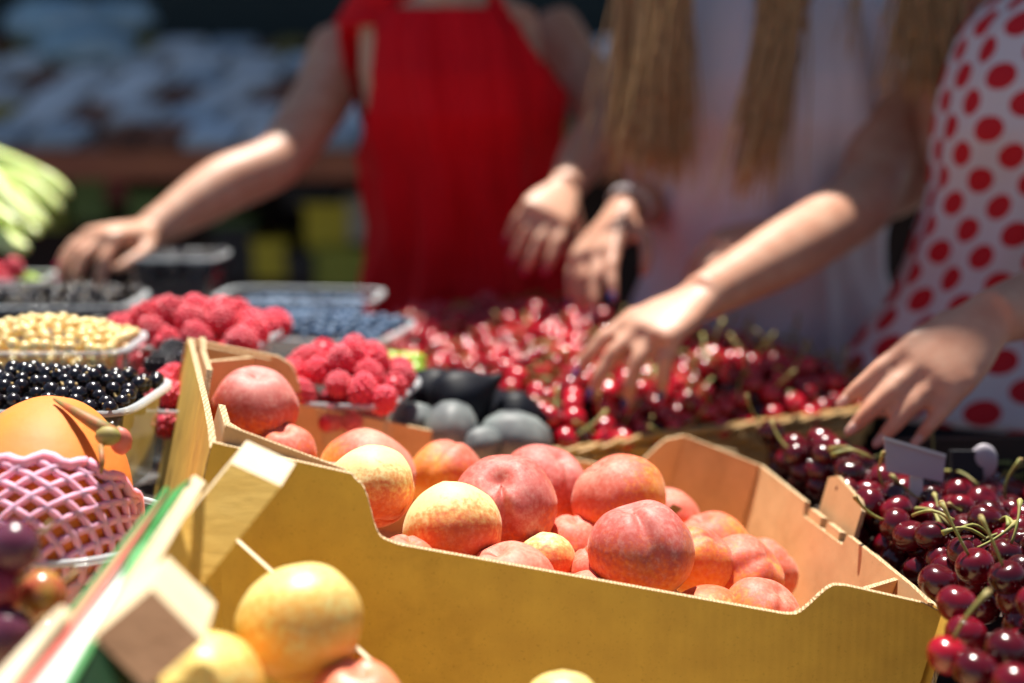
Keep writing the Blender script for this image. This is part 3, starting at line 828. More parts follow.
# green vegetables far left
GV = 'pale green vegetables at the left edge'
for i, (p, q, r, lab) in enumerate([((-50, 148), (70, 196), .017, 'topmost long pale green vegetable at the left edge'), ((-45, 170), (62, 208), .016, 'second long pale green vegetable under the top one'),
                                    ((-40, 190), (48, 222), .018, 'ribbed pale green vegetable in the middle of the bunch'), ((-55, 215), (40, 232), .017, 'short pale green vegetable behind the reaching fingers'),
                                    ((-50, 240), (28, 250), .018, 'lowest pale green vegetable near the fingers'), ((-40, 205), (20, 262), .013, 'thin green vegetable hanging toward the cloudy punnet'), ((-30, 160), (34, 238), .012, 'thin green vegetable crossing the bunch')]):
    a_, b_ = at(p[0], p[1], 2.22 - .02 * i), at(q[0], q[1], 2.12 - .02 * i); mb = MB(); rings = []
    ax_ = (b_ - a_).normalized(); x_ = ax_.orthogonal().normalized(); y_ = ax_.cross(x_)
    for k in range(26):
        t_ = k / 25.; c_ = a_.lerp(b_, t_) + V((0, 0, .014 * math.sin(PI * t_) + .004 * math.sin(9 * t_ + i)))
        R_ = r * math.sin(PI * min(.985, max(.05, t_ * .92 + .06))) ** .55 * (1 + .12 * noise.noise(V((t_ * 4, i, 0))))
        rings.append([c_ + (x_ * math.cos(g_) + y_ * math.sin(g_)) * R_ * (1 + .13 * math.sin(5 * g_ + 2 * t_ + i) + .12 * noise.noise(V((g_, t_ * 6, i)))) for g_ in [2 * PI * j / 30 for j in range(30)]])
    mb.rings(rings, M['greenveg']); top_mesh(mb, 'green_vegetable', lab, 'vegetable', GV)
for k, (px, py) in enumerate(((30, 282), (46, 290), (20, 292))):
    mb = MB(); mb.tube([at(px - 14, py + 4, 1.85), at(px, py - 3, 1.83), at(px + 16, py + 2, 1.8)], [.003, .008, .003], M['limeg'], 8)
    top_mesh(mb, 'leaf', ('green leaf under the fingertips', 'green leaf between fingertips and currants', 'green leaf left under the fingers')[k], 'leaf')

# ---------------------------------------------------------------- cherries
def cherry_proto(mat, R, stem=None, nm='cherry'):
    bm = bmesh.new(); bmesh.ops.create_uvsphere(bm, u_segments=24, v_segments=16, radius=R)
    for v in bm.verts:
        c_ = v.co / R; th = math.acos(max(-1, min(1, c_.z)))
        k = 1 - .22 * math.exp(-(th / .35) ** 2) - .05 * math.exp(-(math.atan2(c_.y, c_.x) / .25) ** 2) * math.sin(th)
        v.co *= k; v.co.z *= .92
    for f in bm.faces: f.smooth = True
    me = bpy.data.meshes.new(nm); bm.to_mesh(me); bm.free(); me.materials.append(mat)
    o_ = proto(nm, me)
    ch = None
    if stem:
        mb = MB(); L_, b_ = stem
        pts = [V((0, 0, R * .7)) + V((b_ * (k / 8.) ** 2, 0, L_ * k / 8.)) for k in range(9)]
        mb.tube(pts, [.0011] * 6 + [.0012, .0016, .0024], M['stem'], 6)
        mb.ball(pts[-1], .0022, M['nub'], 1)
        ch = mb.mesh('stalk')
    return me, ch


CH_B = [cherry_proto(M['cherry'], .0125, s) for s in (None, (.034, .012), (.028, -.02), None, (.04, .02), (.036, -.015), (.03, .018), None)]
CH_D = [cherry_proto(M['dcherry'], .0132, s) for s in (None, (.036, .012), (.03, -.02), None, None, None, None, None)]


def put_cherry(p, setk, up=.5, forced=None, label='', grp=''):
    me, ch = random.choice(setk) if forced is None else setk[forced]
    o_ = link('cherry', me); o_.location = p
    a = random.uniform(0, 2 * PI); tilt = abs(random.gauss(0, .9)) if ch is None else random.uniform(.3, 1.35)
    o_.rotation_euler = (Matrix.Rotation(a, 3, 'Z') @ Matrix.Rotation(tilt, 3, 'Y') @ Matrix.Rotation(random.uniform(0, 6), 3, 'Z')).to_euler()
    s = random.uniform(.86, 1.12); o_.scale = (s, s, s * random.uniform(.94, 1.02))
    if ch is not None:
        link('stalk', ch, o_)
    return tag(o_, label, 'cherry', grp)


def inpoly(x, y, P):
    c_ = False; j = len(P) - 1
    for i in range(len(P)):
        if (P[i][1] > y) != (P[j][1] > y) and x < (P[j][0] - P[i][0]) * (y - P[i][1]) / (P[j][1] - P[i][1]) + P[i][0]: c_ = not c_
        j = i
    return c_


# basket outline in plan, traced on its rim height
ZR = -.385
rimpx = [(560, 452), (640, 438), (720, 428), (800, 419), (866, 408), (864, 392), (800, 367), (700, 346), (590, 323), (480, 317), (405, 323), (385, 338), (440, 384), (515, 440)]
rim3 = [atz(x, y, ZR) for x, y in rimpx]
def smooth_loop(P, n=8):
    out = []
    m = len(P)
    for i in range(m):
        p0, p1, p2, p3 = P[i - 1], P[i], P[(i + 1) % m], P[(i + 2) % m]
        for k in range(n):
            t_ = k / n
            out.append(.5 * ((2 * p1) + (p2 - p0) * t_ + (2 * p0 - 5 * p1 + 4 * p2 - p3) * t_ * t_ + (3 * p1 - p0 - 3 * p2 + p3) * t_ ** 3))
    return out
loop = smooth_loop(rim3)
bpoly = [(p.x, p.y) for p in loop]
bc = sum(rim3, V()) / len(rim3)
basket = empty('wicker_basket', V((bc.x, bc.y, ZT)), 'low wicker basket with a braided rim holding the bright cherries', 'basket')
# resample loop
def resample(P, step):
    out = [P[0]]; acc = 0
    Q = P + [P[0]]
    for a_, b_ in zip(Q[:-1], Q[1:]):
        seg = (b_ - a_).length; t_ = step - acc
        while t_ <= seg: out.append(a_.lerp(b_, t_ / seg)); t_ += step
        acc = seg - (t_ - step)
    return out
lp = resample(loop, .004)
mb = MB()
for s in range(3):
    pts = []
    for i, p in enumerate(lp):
        nx = lp[(i + 1) % len(lp)] - lp[i - 1]; out_ = V((nx.y, -nx.x, 0)).normalized()
        a = i * .30 + s * 2 * PI / 3
        pts.append(p + out_ * math.cos(a) * .0048 + V((0, 0, 1)) * math.sin(a) * .0022)
    mb.tube(pts + [pts[0]], .0032, M['wicker'], 6)
mb.build('braided_rim', basket)
mb = MB()
lq = resample(loop, .010)
for r_ in range(12):
    z_ = -.012 - r_ * .0085; pts = []
    for i, p in enumerate(lq):
        nx = lq[(i + 1) % len(lq)] - lq[i - 1]; out_ = V((nx.y, -nx.x, 0)).normalized()
        q = bc + (p - bc) * (1 - .012 * r_)
        pts.append(V((q.x, q.y, p.z + z_)) + out_ * (.0028 if (i // 2 + r_) % 2 else -.0028))
    mb.tube(pts + [pts[0]], .0044, M['wicker'], 6)
mb.build('woven_side', basket)
mb = MB(); mb.prism([V((bc.x + (x - bc.x) * .88, bc.y + (y - bc.y) * .88, HC + ZR - .115)) for x, y in bpoly[::4]], (0, 0, -.006), M['wicker']); mb.build('base', basket)

GB = 'bright cherries in the wicker basket'
bb = [min(p[0] for p in bpoly), max(p[0] for p in bpoly), min(p[1] for p in bpoly), max(p[1] for p in bpoly)]
def dist_edge(x, y):
    return min(math.hypot(x - p[0], y - p[1]) for p in bpoly)
def bz(x, y):
    e = dist_edge(x, y)
    h = .045 * (1 - math.exp(-e / .06)) + .018 * noise.noise(V((x * 11, y * 11, 0)))
    # two heaps, with the hollow where the hand picks
    px, py, d = proj(V((x, y, HC + ZR + h)))
    hol = math.exp(-(((px - 655) / 42) ** 2 + ((py - 375) / 36) ** 2))
    return HC + ZR - .004 + h - .028 * hol
cand = scatter(900, .0222, lambda r: (lambda x, y: (x, y) if inpoly(x, y, bpoly) and dist_edge(x, y) > .008 else None)(r.uniform(bb[0], bb[1]), r.uniform(bb[2], bb[3])), lambda x, y: bz(x, y) + random.uniform(-.008, .006), 12000)
# right hand pile in a crate
zc = -.36
_f = [atz(x, y, zc) for x, y in ((1130, 440), (900, 446), (770, 432))]
_w = V((-exr.x, -exr.y, 0)).normalized(); _q = [C0 + _w * .006, B0 + _w * .008, B0 + _w * .008 - ey * .35]
ppoly = [(p.x, p.y) for p in _f + _q] + [(.85, .45), (.85, 1.0)]
bb2 = [min(p[0] for p in ppoly), max(p[0] for p in ppoly), min(p[1] for p in ppoly), max(p[1] for p in ppoly)]
# keep cherries clear of the carton's right wall
Bx = (B0.x, B0.y); Cx = (C0.x, C0.y)
def right_of_box(x, y, m_=.023):
    return (V((x, y, 0)) - V((B0.x, B0.y, 0))).dot(_w) > m_
def pz(x, y): return HC + zc - max(0, y - 1.0) * .13 * min(1, max(0, (x - .30) / .06)) + .012 * noise.noise(V((x * 6, y * 6, 5))) + random.uniform(-.005, .006)
cand2 = scatter(900, .0228, lambda r: (lambda x, y: (x, y) if inpoly(x, y, ppoly) and right_of_box(x, y) and not (inpoly(x, y, bpoly)) and dist_edge(x, y) > .024 else None)(r.uniform(bb2[0], bb2[1]), r.uniform(bb2[2], bb2[3])), pz, 12000)
FORE = [(938, 582, 1.0, 0, 'dark cherry squeezed against the carton corner'), (957, 604, .95, 3, 'dark cherry just right of the carton corner'), (948, 655, .88, 1, 'bright cherry with an upright stalk touching the carton edge at the bottom'), (976, 670, .86, 4, 'cherry with a short upright stalk right of the bright one'),
        (1008, 650, .87, 0, 'large cherry with a clean highlight near the right edge at the bottom'), (966, 634, .93, 0, 'dark cherry half hidden above the bright stalked one'), (1016, 684, .83, 0, 'dark cherry in the lower right corner'),
        (985, 520, 1.12, 3, 'red cherry under the stalks below the price card')]
cand2 = [p for p in cand2 if all((p - at(f_[0], f_[1], f_[2])).length > .024 for f_ in FORE)]
allc = [(p, 'b') for p in cand] + [(p, 'd') for p in cand2]
def seen(p):
    x, y, d = proj(p); return -15 < x < 1040 and y < 700
vis = sorted([c_ for c_ in allc if seen(c_[0])], key=lambda c_: proj(c_[0])[2])
rest = [c_ for c_ in allc if not seen(c_[0])] + vis[285:]
vis = vis[:285]
for p, k in vis:
    x, y, d = proj(p)
    if k == 'b':
        where = 'by the braided rim' if dist_edge(p.x, p.y) < .03 else ('left of the picking hand' if x < 590 else 'right of the picking hand' if x > 700 else 'beside the picking fingers')
        row = 'near' if d < 1.5 else ('middle' if d < 1.68 else 'far')
        put_cherry(p, CH_B, label='shiny bright red cherry %s, in the %s part of the basket' % (where, row), grp=GB)
    else:
        where = 'close to the carton corner' if y > 560 and x < 985 else ('under the grey price card' if y < 505 and x > 850 else ('behind the cardboard tab' if x < 850 else 'in the open heap at right'))
        lvl = 'at the bottom of the photo' if y > 620 else ('at mid height' if y > 530 else 'far back')
        put_cherry(p, CH_D, label='dark maroon cherry %s, %s' % (where, lvl), grp='dark cherries in the heap right of the carton')
def merged(cs, mat, R, name):
    mb = MB()
    for p in cs: mb.ball(p, R * random.uniform(.9, 1.08), mat, 2)
    return top_mesh(mb, name, None, None, None, 'stuff')
merged([p for p, k in rest if k == 'b'] or [bc - V((0, 0, .02))], M['cherry'], .0122, 'bright_cherry_fill')
merged([p for p, k in rest if k == 'd'] + [V((random.uniform(.3, .62), random.uniform(.6, 1.2), HC + zc - .025)) for _ in range(5)], M['dcherry'], .0128, 'dark_cherry_fill')
for cs, mat, nm in ((cand, M['dcherry'], 'shaded_cherry_underlayer'), (cand2, M['dcherry'], 'dark_cherry_underlayer')):  # basket underlayer takes the dark skin so the gaps look shaded
    mb = MB()
    for p in cs:
        for q_ in (-.016, -.030):
            g_ = p + V((random.uniform(-.013, .013), random.uniform(-.013, .013), q_))
            ok_ = (inpoly(g_.x, g_.y, bpoly) and dist_edge(g_.x, g_.y) > .022) if nm == 'shaded_cherry_underlayer' else (right_of_box(g_.x, g_.y, .019) and not inpoly(g_.x, g_.y, bpoly) and dist_edge(g_.x, g_.y) > .02)
            if ok_: mb.ball(g_, .0128, mat, 2)
    top_mesh(mb, nm, None, None, None, 'stuff')
# cherry mounds' solid hearts: wooden tray under the dark heap
tray = empty('cherry_tray', V((.45, .95, ZT)), 'dark wooden tray under the heap of dark cherries', 'tray')
mb = MB(); mb.prism([V((x, y, HC + zc - .05)) for x, y in ppoly], (0, 0, -.02), M['shelf']); mb.build('tray_floor', tray)
mb = MB()
for a_, b_ in zip(ppoly[:1], ppoly[1:2]):
    p_, q_ = V((a_[0], a_[1], HC + zc - .07)), V((b_[0], b_[1], HC + zc - .07)); mb.prism([p_, q_, q_ + V((0, 0, .075)), p_ + V((0, 0, .075))], V((0, .012, 0)), M['shelf'])
mb.build('tray_side', tray)
# singled out foreground cherries and their stalks
for (px, py, d, k, lab) in FORE:
    o_ = put_cherry(at(px, py, d), CH_B if px in (948,) else CH_D, forced=k, label=lab, grp='dark cherries in the heap right of the carton')
    o_.rotation_euler = (.1, .25, random.uniform(0, 1)); o_.scale = (1.05, 1.05, 1.05)
# loose stalks
for k in range(44):
    if k < 32: px, py, z_, d_ = random.uniform(400, 840), 0, 0, 0; p = random.choice(cand) + V((0, 0, .012))
    else: p = random.choice([c_ for c_ in cand2 if seen(c_)]) + V((0, 0, .014))
    a = random.uniform(0, 2 * PI); L_ = random.uniform(.03, .045); mb = MB()
    u_ = V((math.cos(a), math.sin(a), random.uniform(.0, .35)))
    mb.tube([p + u_ * L_ * (t_ / 6. - .5) + V((0, 0, .006 * math.sin(t_ / 6. * PI))) for t_ in range(7)], [.0013] * 5 + [.0017, .0026], M['stem'], 6)
    top_mesh(mb, 'cherry_stalk', 'loose green brown stalk lying on the %s cherries' % ('bright basket' if k < 32 else 'dark heaped'), 'stalk', 'loose cherry stalks')

# price card on its clip
pc_ = empty('price_card', at(915, 500, 1.22), 'blank grey price card on a clear clip standing in the dark cherries', 'price card')
mb = MB(); q = [at(884, 437, 1.20), at(946, 455, 1.22), at(943, 482, 1.22), at(886, 471, 1.20)]; mb.prism(q, Fv * .002, M['tag']); mb.build('card', pc_)
mb = MB(); mb.prism([at(884, 436, 1.198), at(946, 454, 1.218), at(946, 458, 1.218), at(884, 440, 1.198)], Fv * .004, M['tagpost']); mb.build('card_edge', pc_)
mb = MB(); mb.box(at(916, 490, 1.215), Rv * .011, Fv * .003, Uv * .03, M['tagpost']); mb.build('clip', pc_)
pc2 = MB(); pc2.ball(at(983, 462, 1.27), (.013, .006, .017), M['tag'], 3); pc2.box(at(966, 465, 1.27), Rv * .028, Fv * .01, Uv * .026, M['dark'])
top_mesh(pc2, 'tag_clip', 'dark clip with a round mauve end right of the price card', 'clip')


# ---------------------------------------------------------------- people
def frame(yaw):
    r = Matrix.Rotation(yaw, 3, 'Z')
    return r @ V((1, 0, 0)), r @ V((0, 1, 0))   # lateral (image right), depth (away)


def ell(c, a, b, ux, uy, n=40, sq=1.0):
    out = []
    for k in range(n):
        t_ = 2 * PI * k / n; ca, sa = math.cos(t_), math.sin(t_)
        out.append(c + ux * (math.copysign(abs(ca) ** sq, ca) * a) + uy * (math.copysign(abs(sa) ** sq, sa) * b))
    return out


TOR = [(.60, .155, .115, 0), (.78, .178, .125, 0), (.86, .178, .122, 0), (.95, .165, .112, 0), (1.04, .138, .098, 0), (1.13, .142, .102, -.005), (1.22, .160, .118, -.018), (1.28, .165, .112, -.012), (1.34, .160, .090, 0), (1.375, .135, .072, .005), (1.40, .085, .060, .01), (1.425, .058, .055, .01), (1.48, .052, .054, -.005)]


def interp(z):
    for a, b in zip(TOR[:-1], TOR[1:]):
        if a[0] <= z <= b[0]:
            t_ = (z - a[0]) / (b[0] - a[0]); return [a[i] + (b[i] - a[i]) * t_ for i in range(1, 4)]
    return list(TOR[0][1:]) if z < TOR[0][0] else list(TOR[-1][1:])


def torso_c(P, z, lean, ud, lat=0, ul=None):
    k = max(0, z - .9)
    c = V((P[0], P[1], z)) - ud * (lean * k) + (ul * (lat * k) if ul is not None else V())
    return c


def hand(mb, W, d, n, side, curls, spread=.10, palm=.088, thumb=(.55, .35), S=1.0, mat=None, fl=1.0, nails=None, nailm=None):
    """W wrist, d towards the knuckles, n = back of the hand, side = +1/-1 which way the thumb leaves along d x n"""
    d = d.normalized(); n = (n - d * n.dot(d)).normalized(); s = d.cross(n) * side
    sect = [(-.012, .026, .019), (.0, .027, .018), (.02, .030, .0165), (.045, .038, .016), (.07, .041, .014), (palm, .040, .0115), (palm + .006, .034, .008)]
    mb.rings([ell(W + d * l * S, a * S, b * S, s, n, 20, .85) for l, a, b in sect], mat)
    # heel of the thumb
    mb.ball(W + d * .035 * S + s * .022 * S - n * .008 * S, (.018 * S, .028 * S, .014 * S), mat, 2, Matrix((s, d, n)).transposed())
    lens = [(.044, .026, .021), (.049, .030, .022), (.045, .028, .022), (.035, .021, .019)]
    rads = [(.0106, .0097, .0088, .0074), (.0110, .0099, .0090, .0076), (.0106, .0095, .0086, .0072), (.0095, .0086, .0077, .0065)]
    for i in range(4):
        off = (1.5 - i) * .0205
        base = W + d * (palm - .012 - (.004 * abs(i - 1))) * S + s * off * S
        ang = (1.5 - i) * spread
        cur = curls[i] if isinstance(curls[0], (list, tuple)) else curls
        dd = (d * math.cos(ang) + s * math.sin(ang)).normalized()
        ax = dd.cross(n)
        p = base + n * .001; pts = [p - dd * .02 * S, p]; rs = [rads[i][0] * .9 * S, rads[i][0] * 1.12 * S]
        a = 0
        for j in range(3):
            a += cur[j]
            dj = dd * math.cos(a) - n * math.sin(a)
            Lj = lens[i][j] * S * fl
            pts.append(p + dj * Lj * .5); rs.append((rads[i][j] * .55 + rads[i][j + 1] * .45) * S * .97)
            p = p + dj * Lj; pts.append(p); rs.append(rads[i][j + 1] * S * (1.03 if j < 2 else .9))
        mb.tube(pts, rs, mat, 10); mb.ball(pts[-1], rs[-1] * .98, mat, 2)
        if nails is not None:
            up = (dj.cross(ax)).normalized()
            if up.dot(n) < 0: up = -up
            nails.append(MB()); nails[-1].ball(p - dj * .002 * S + up * rs[-1] * .72, (.0046 * S, .0085 * S, .0022 * S), nailm, 2, Matrix((ax, dj, up)).transposed())
    t0 = W + d * .018 * S + s * .018 * S - n * .006 * S
    td = (d * thumb[1] + s * thumb[0] - n * .35).normalized()
    t1 = t0 + td * .040 * S; td2 = (d * (thumb[1] + .5) + s * thumb[0] * .5 - n * .3).normalized(); t2 = t1 + td2 * .030 * S; td3 = (d * 1.0 + s * thumb[0] * .1 - n * .4).normalized(); t3 = t2 + td3 * .024 * S
    mb.tube([t0, t0.lerp(t1, .6), t1, t1.lerp(t2, .5), t2, t3], [.015 * S, .0125 * S, .0108 * S, .0098 * S, .0098 * S, .0075 * S], mat, 10); mb.ball(t3, .0074 * S, mat, 2)


def limb(mb, pts, rads, mat, n=20):
    """smooth tapering tube through joints"""
    P = [V(p) for p in pts]; out = []; ro = []
    m = len(P)
    for i in range(m - 1):
        p0, p1, p2, p3 = P[max(i - 1, 0)], P[i], P[i + 1], P[min(i + 2, m - 1)]
        r1, r2 = rads[i], rads[i + 1]
        for k in range(6):
            t_ = k / 6.
            cat = .5 * ((2 * p1) + (p2 - p0) * t_ + (2 * p0 - 5 * p1 + 4 * p2 - p3) * t_ * t_ + (3 * p1 - p0 - 3 * p2 + p3) * t_ ** 3)
            out.append(cat.lerp(p1.lerp(p2, t_), .5)); s_ = t_ * t_ * (3 - 2 * t_); ro.append(r1 + (r2 - r1) * s_)
    out.append(P[-1]); ro.append(rads[-1])
    mb.tube(out, ro, mat, n)


def remesh(mb, name, vox, smooth=6):
    me = mb.mesh(name + '_raw'); o_ = link(name + '_raw', me)
    md = o_.modifiers.new('r', 'REMESH'); md.mode = 'VOXEL'; md.voxel_size = vox; md.use_smooth_shade = True
    ms = o_.modifiers.new('s', 'SMOOTH'); ms.factor = .5; ms.iterations = smooth
    dg = bpy.context.evaluated_depsgraph_get()
    m2 = bpy.data.meshes.new_from_object(o_.evaluated_get(dg)); m2.name = name
    bpy.data.objects.remove(o_)
    m2.materials.clear(); m2.materials.append(mb.mats[0])
    m2.polygons.foreach_set('use_smooth', [True] * len(m2.polygons))
    return m2


def head(mb, extra, P, yaw, lean, ul, ud, z0, skin, turn=0):
    """head centred above the neck, z0 = neck top height"""
    hl, hd = frame(yaw + turn)
    c = torso_c(P, 1.575, lean, ud) - hd * .015; c.z = z0 + .12
    mb.ball(c, (.075, .095, .115), skin, 4, Matrix((hl, hd, V((0, 0, 1)))).transposed())
    mb.ball(c - hd * .035 - V((0, 0, .055)), (.055, .052, .062), skin, 3, Matrix((hl, hd, V((0, 0, 1)))).transposed())
    nose = c - hd * .096 - V((0, 0, .018))
    mb.tube([c - hd * .088 + V((0, 0, .012)), nose, nose + hd * .012 - V((0, 0, .012))], [.006, .011, .011], skin, 10)
    for s in (-1, 1):
        mb.ball(c + hl * s * .076 + hd * .01 - V((0, 0, .012)), (.008, .018, .030), skin, 2, Matrix((hl, hd, V((0, 0, 1)))).transposed())
        mb.ball(c + hl * s * .03 - hd * .078 + V((0, 0, .022)), (.02, .012, .006), skin, 2, Matrix((hl, hd, V((0, 0, 1)))).transposed())
        extra['eyes'].append(MB()); extra['eyes'][-1].ball(c + hl * s * .031 - hd * .0795 + V((0, 0, .002)), .0125, M['eye'], 2)
        extra['eyes'][-1].ball(c + hl * s * .031 - hd * .0875 + V((0, 0, .002)), .0065, M['iris'], 2)
    extra['lips'].ball(c - hd * .087 - V((0, 0, .055)), (.023, .008, .007), M['lip'], 2, Matrix((hl, hd, V((0, 0, 1)))).transposed())
    return c, hl, hd


def hair_locks(mb, mat, starts, ends, n, r, wob=.01, seed=1, mids=None, taper=.25):
    rnd = random.Random(seed); n = int(n * 3.0); r *= .36
    for i in range(n):
        u = rnd.random(); w = rnd.uniform(-1, 1)
        jx = rnd.gauss(0, .020); ph = rnd.uniform(0, 6); pts = []; rs = []
        endcut = rnd.uniform(.60, 1.0) if rnd.random() < .6 else rnd.uniform(.9, 1.06); wob_ = wob * rnd.uniform(.3, 1.3)
        for k in range(11):
            t_ = k / 10. * endcut
            a = starts[0].lerp(starts[1], u); b = ends[0].lerp(ends[1], u)
            p = a.lerp(b, t_)
            if mids: 
                m_ = mids[0].lerp(mids[1], u); p = a * (1 - t_) ** 2 + m_ * 2 * t_ * (1 - t_) + b * t_ * t_
            p = p + V((math.sin(ph + t_ * 5) * wob_, w * .016 + math.cos(ph * 2 + t_ * 4) * wob_, 0))
            p = p + V((jx * t_ ** 1.5, 0, 0))
            pts.append(p); rs.append(r * (1 - (1 - taper) * t_ ** 3) * (.5 if k == 0 else 1))
        mb.tube(pts, rs, mat, 4)


def garment(P, lean, ul, ud, z0, z1, infl, mat, cut=None, fold=.006, seed=0, dz=.02, nseg=96, flare=0, uvs=False, minw_=.150, lat=0):
    rings = []; zs = []; z = z0
    while z <= z1 + 1e-6: zs.append(z); z += dz
    for z in zs:
        a, b, off = interp(z); c = torso_c(P, z, lean, ud, lat, ul) + ud * off
        w_ = 1 if z > 1.12 else (1.12 - z) / .12
        minw = minw_ if z < 1.15 else 0
        a = max(a, minw * .97); b = max(b, .108 if z < 1.15 else 0)
        fl_ = flare * max(0, (1.05 - z))
        base = ell(c, a + infl + fl_, b + infl + fl_, ul, ud, nseg)
        row = []
        for k, p in enumerate(base):
            t_ = 2 * PI * k / nseg
            am = fold * (1.0 if z < 1.12 else .75)
            fd = am * (math.sin(9 * t_ + 2.2 * math.sin(z * 7 + seed)) + .45 * math.sin(41 * t_ + 3 * math.sin(z * 5)) * max(0, z - 1.0) * 2.2 + .6 * noise.noise(V((t_ * 3.5, z * 5, seed))) * 2 + .5 * math.sin(17 * t_ + z * 9))
            dr = (p - c).normalized(); row.append(p + dr * fd)
        rings.append(row)
    vs = [v for r in rings for v in r]; fs = []; uv = []
    for i in range(len(rings) - 1):
        for k in range(nseg):
            k2 = (k + 1) % nseg
            q = [i * nseg + k, i * nseg + k2, (i + 1) * nseg + k2, (i + 1) * nseg + k]
            cc = (vs[q[0]] + vs[q[2]]) / 2; rel = cc - torso_c(P, cc.z, lean, ud, lat, ul)
            if cut and cut(rel.dot(ul), rel.dot(ud), cc.z): continue
            fs.append(q); uv.append([(k / nseg * .93, zs[i]), ((k + 1) / nseg * .93, zs[i]), ((k + 1) / nseg * .93, zs[i + 1]), (k / nseg * .93, zs[i + 1])])
    me = bpy.data.meshes.new('top'); me.from_pydata([v for v in vs], [], fs); me.materials.append(mat)
    ul_ = me.uv_layers.new(name='UVMap')
    k = 0
    for f in uv:
        for c_ in f: ul_.data[k].uv = c_; k += 1
    me.polygons.foreach_set('use_smooth', [True] * len(me.polygons))
    bm = bmesh.new(); bm.from_mesh(me)
    loose = [v for v in bm.verts if not v.link_faces]; bmesh.ops.delete(bm, geom=loose, context='VERTS')
    bm.to_mesh(me); bm.free()
    return me


def solidify(o_, th=.002):
    md = o_.modifiers.new('thickness', 'SOLIDIFY'); md.thickness = th; md.offset = -1


def shift(me, loc):
    me.transform(Matrix.Translation(-V(loc)))
    return me


def lower_body(mb, P, ul, ud, skin):
    for s in (-1, 1):
        hp = V((P[0], P[1], .86)) + ul * s * .09
        limb(mb, [hp, hp - V((0, 0, .2)), hp - V((0, 0, .40)), hp - V((0, 0, .52)) + ud * .01, hp - V((0, 0, .76)) + ud * .01], [.085, .078, .058, .056, .036], skin)
        f = hp - V((0, 0, .80)); mb.tube([f + ud * .04, f - ud * .04, f - ud * .14, f - ud * .19], [.030, .036, .030, .016], skin, 12)


def torso(mb, P, lean, ul, ud, skin, lat=0, slim=1.0):
    mb.rings([ell(torso_c(P, z, lean, ud, lat, ul) + ud * off, a * (slim if z < 1.36 else 1), b * (slim if z < 1.36 else 1), ul, ud, 32) for z, a, b, off in TOR[1:]], skin)


def person(label, P, yaw, lean, skin, arms, hair_mat, nailm, turn=0, lat=0, vox=.0042, slim=1.0):
    ul, ud = frame(yaw)
    root = empty('person', V((P[0], P[1], 0)), label, 'person')
    mb = MB(); ex = dict(eyes=[], lips=MB(), nails=[])
    torso(mb, P, lean, ul, ud, skin, lat, slim); lower_body(mb, P, ul, ud, skin)
    c, hl, hd = head(mb, ex, P, yaw, lean, ul, ud, 1.46, skin, turn)
    nk = torso_c(P, 1.44, lean, ud, lat, ul); mb.tube([nk - V((0, 0, .08)), nk, c - V((0, 0, .05))], [.056, .051, .055], skin, 20)
    for a in arms:
        J = a['J']; limb(mb, J, a['R'], skin)
        hand(mb, J[-1], a['d'], a['n'], a['side'], a['curl'], a.get('spread', .10), mat=skin, thumb=a.get('thumb', (.55, .35)), S=a.get('S', 1), nails=ex['nails'], nailm=nailm)
    me = remesh(mb, 'body', vox); body = link('body', shift(me, root.location), root)
    ex['lips'].build('lips', root)
    for e_ in ex['eyes']: e_.build('eye', root)
    for e_ in ex['nails']: e_.build('fingernail', root)
    return root, c, hl, hd, ul, ud


# --- woman in the red sleeveless top (left)
P1 = (-.065, 2.30)
ul, ud = frame(-.08)
r1 = [at(345, 52, 2.33), at(318, 105, 2.24), at(277, 162, 2.13), at(225, 185, 2.08), at(152, 231, 2.0)]
l1 = [at(548, 32, 2.36), at(585, 80, 2.30), at(603, 118, 2.20), at(584, 155, 2.10), at(565, 190, 2.0)]
p1 = person('person in a red sleeveless top reaching across the currants with one arm', P1, -.08, .15, M['skin'], [
    dict(J=r1, R=[.058, .047, .040, .042, .027], d=at(92, 236, 1.93) - at(152, 231, 2.0), n=V((-.25, -.25, 1)), side=-1, curl=[(.75, .5, .3), (.55, .5, .3), (.45, .4, .3), (.4, .4, .3)], thumb=(.6, .5), spread=.16),
    dict(J=l1, R=[.055, .045, .038, .036, .025], d=at(543, 218, 1.93) - at(565, 190, 2.0), n=V((.1, -1, .6)), side=-1, curl=[(.35, .4, .3), (.5, .5, .3), (.6, .5, .3), (.7, .5, .3)], S=.92),
], M['hairb'], M['nail'], lat=-.06, slim=.87)
root1, hc, hl, hd, ul, ud = p1
def cut_red(x, y, z):
    if z > 1.43: return True
    if z > 1.375 and abs(x) < .07 and y < .02: return True
    if x > 0:
        lim = .195 - .115 * max(0, min(1, (z - 1.22) / .18))
        return abs(x) > lim and z > 1.20
    return 1.15 < z < 1.355 and -x > .104 + .062 * ((1.355 - z) / .205) ** 3 and y < .015
me = garment(P1, .15, ul, ud, .80, 1.44, .011, M['redtop'], cut_red, .0085, 3, .006, 220, lat=-.06, minw_=.120)
g = link('sleeveless_top', shift(me, root1.location), root1); solidify(g)
me = garment(P1, .0, ul, ud, .35, .86, .012, M['dark'], None, .004, 5, .03); g = link('skirt', shift(me, root1.location), root1)
mb = MB(); limb(mb, [torso_c(P1, 1.40, .15, ud) - ul * .05, torso_c(P1, 1.385, .15, ud) - ul * .12, r1[0] + V((.012, .01, .030))], [.045, .050, .036], M['redtop']); mb.build('shoulder_strap', root1)
mb = MB(); mb.ball(hc + hd * .02 + V((0, 0, .02)), (.088, .098, .112), M['hairb'], 3, Matrix((hl, hd, V((0, 0, 1)))).transposed()); mb.ball(hc + hd * .12 + V((0, 0, .03)), .045, M['hairb'], 3)
mb.build('hair', root1)

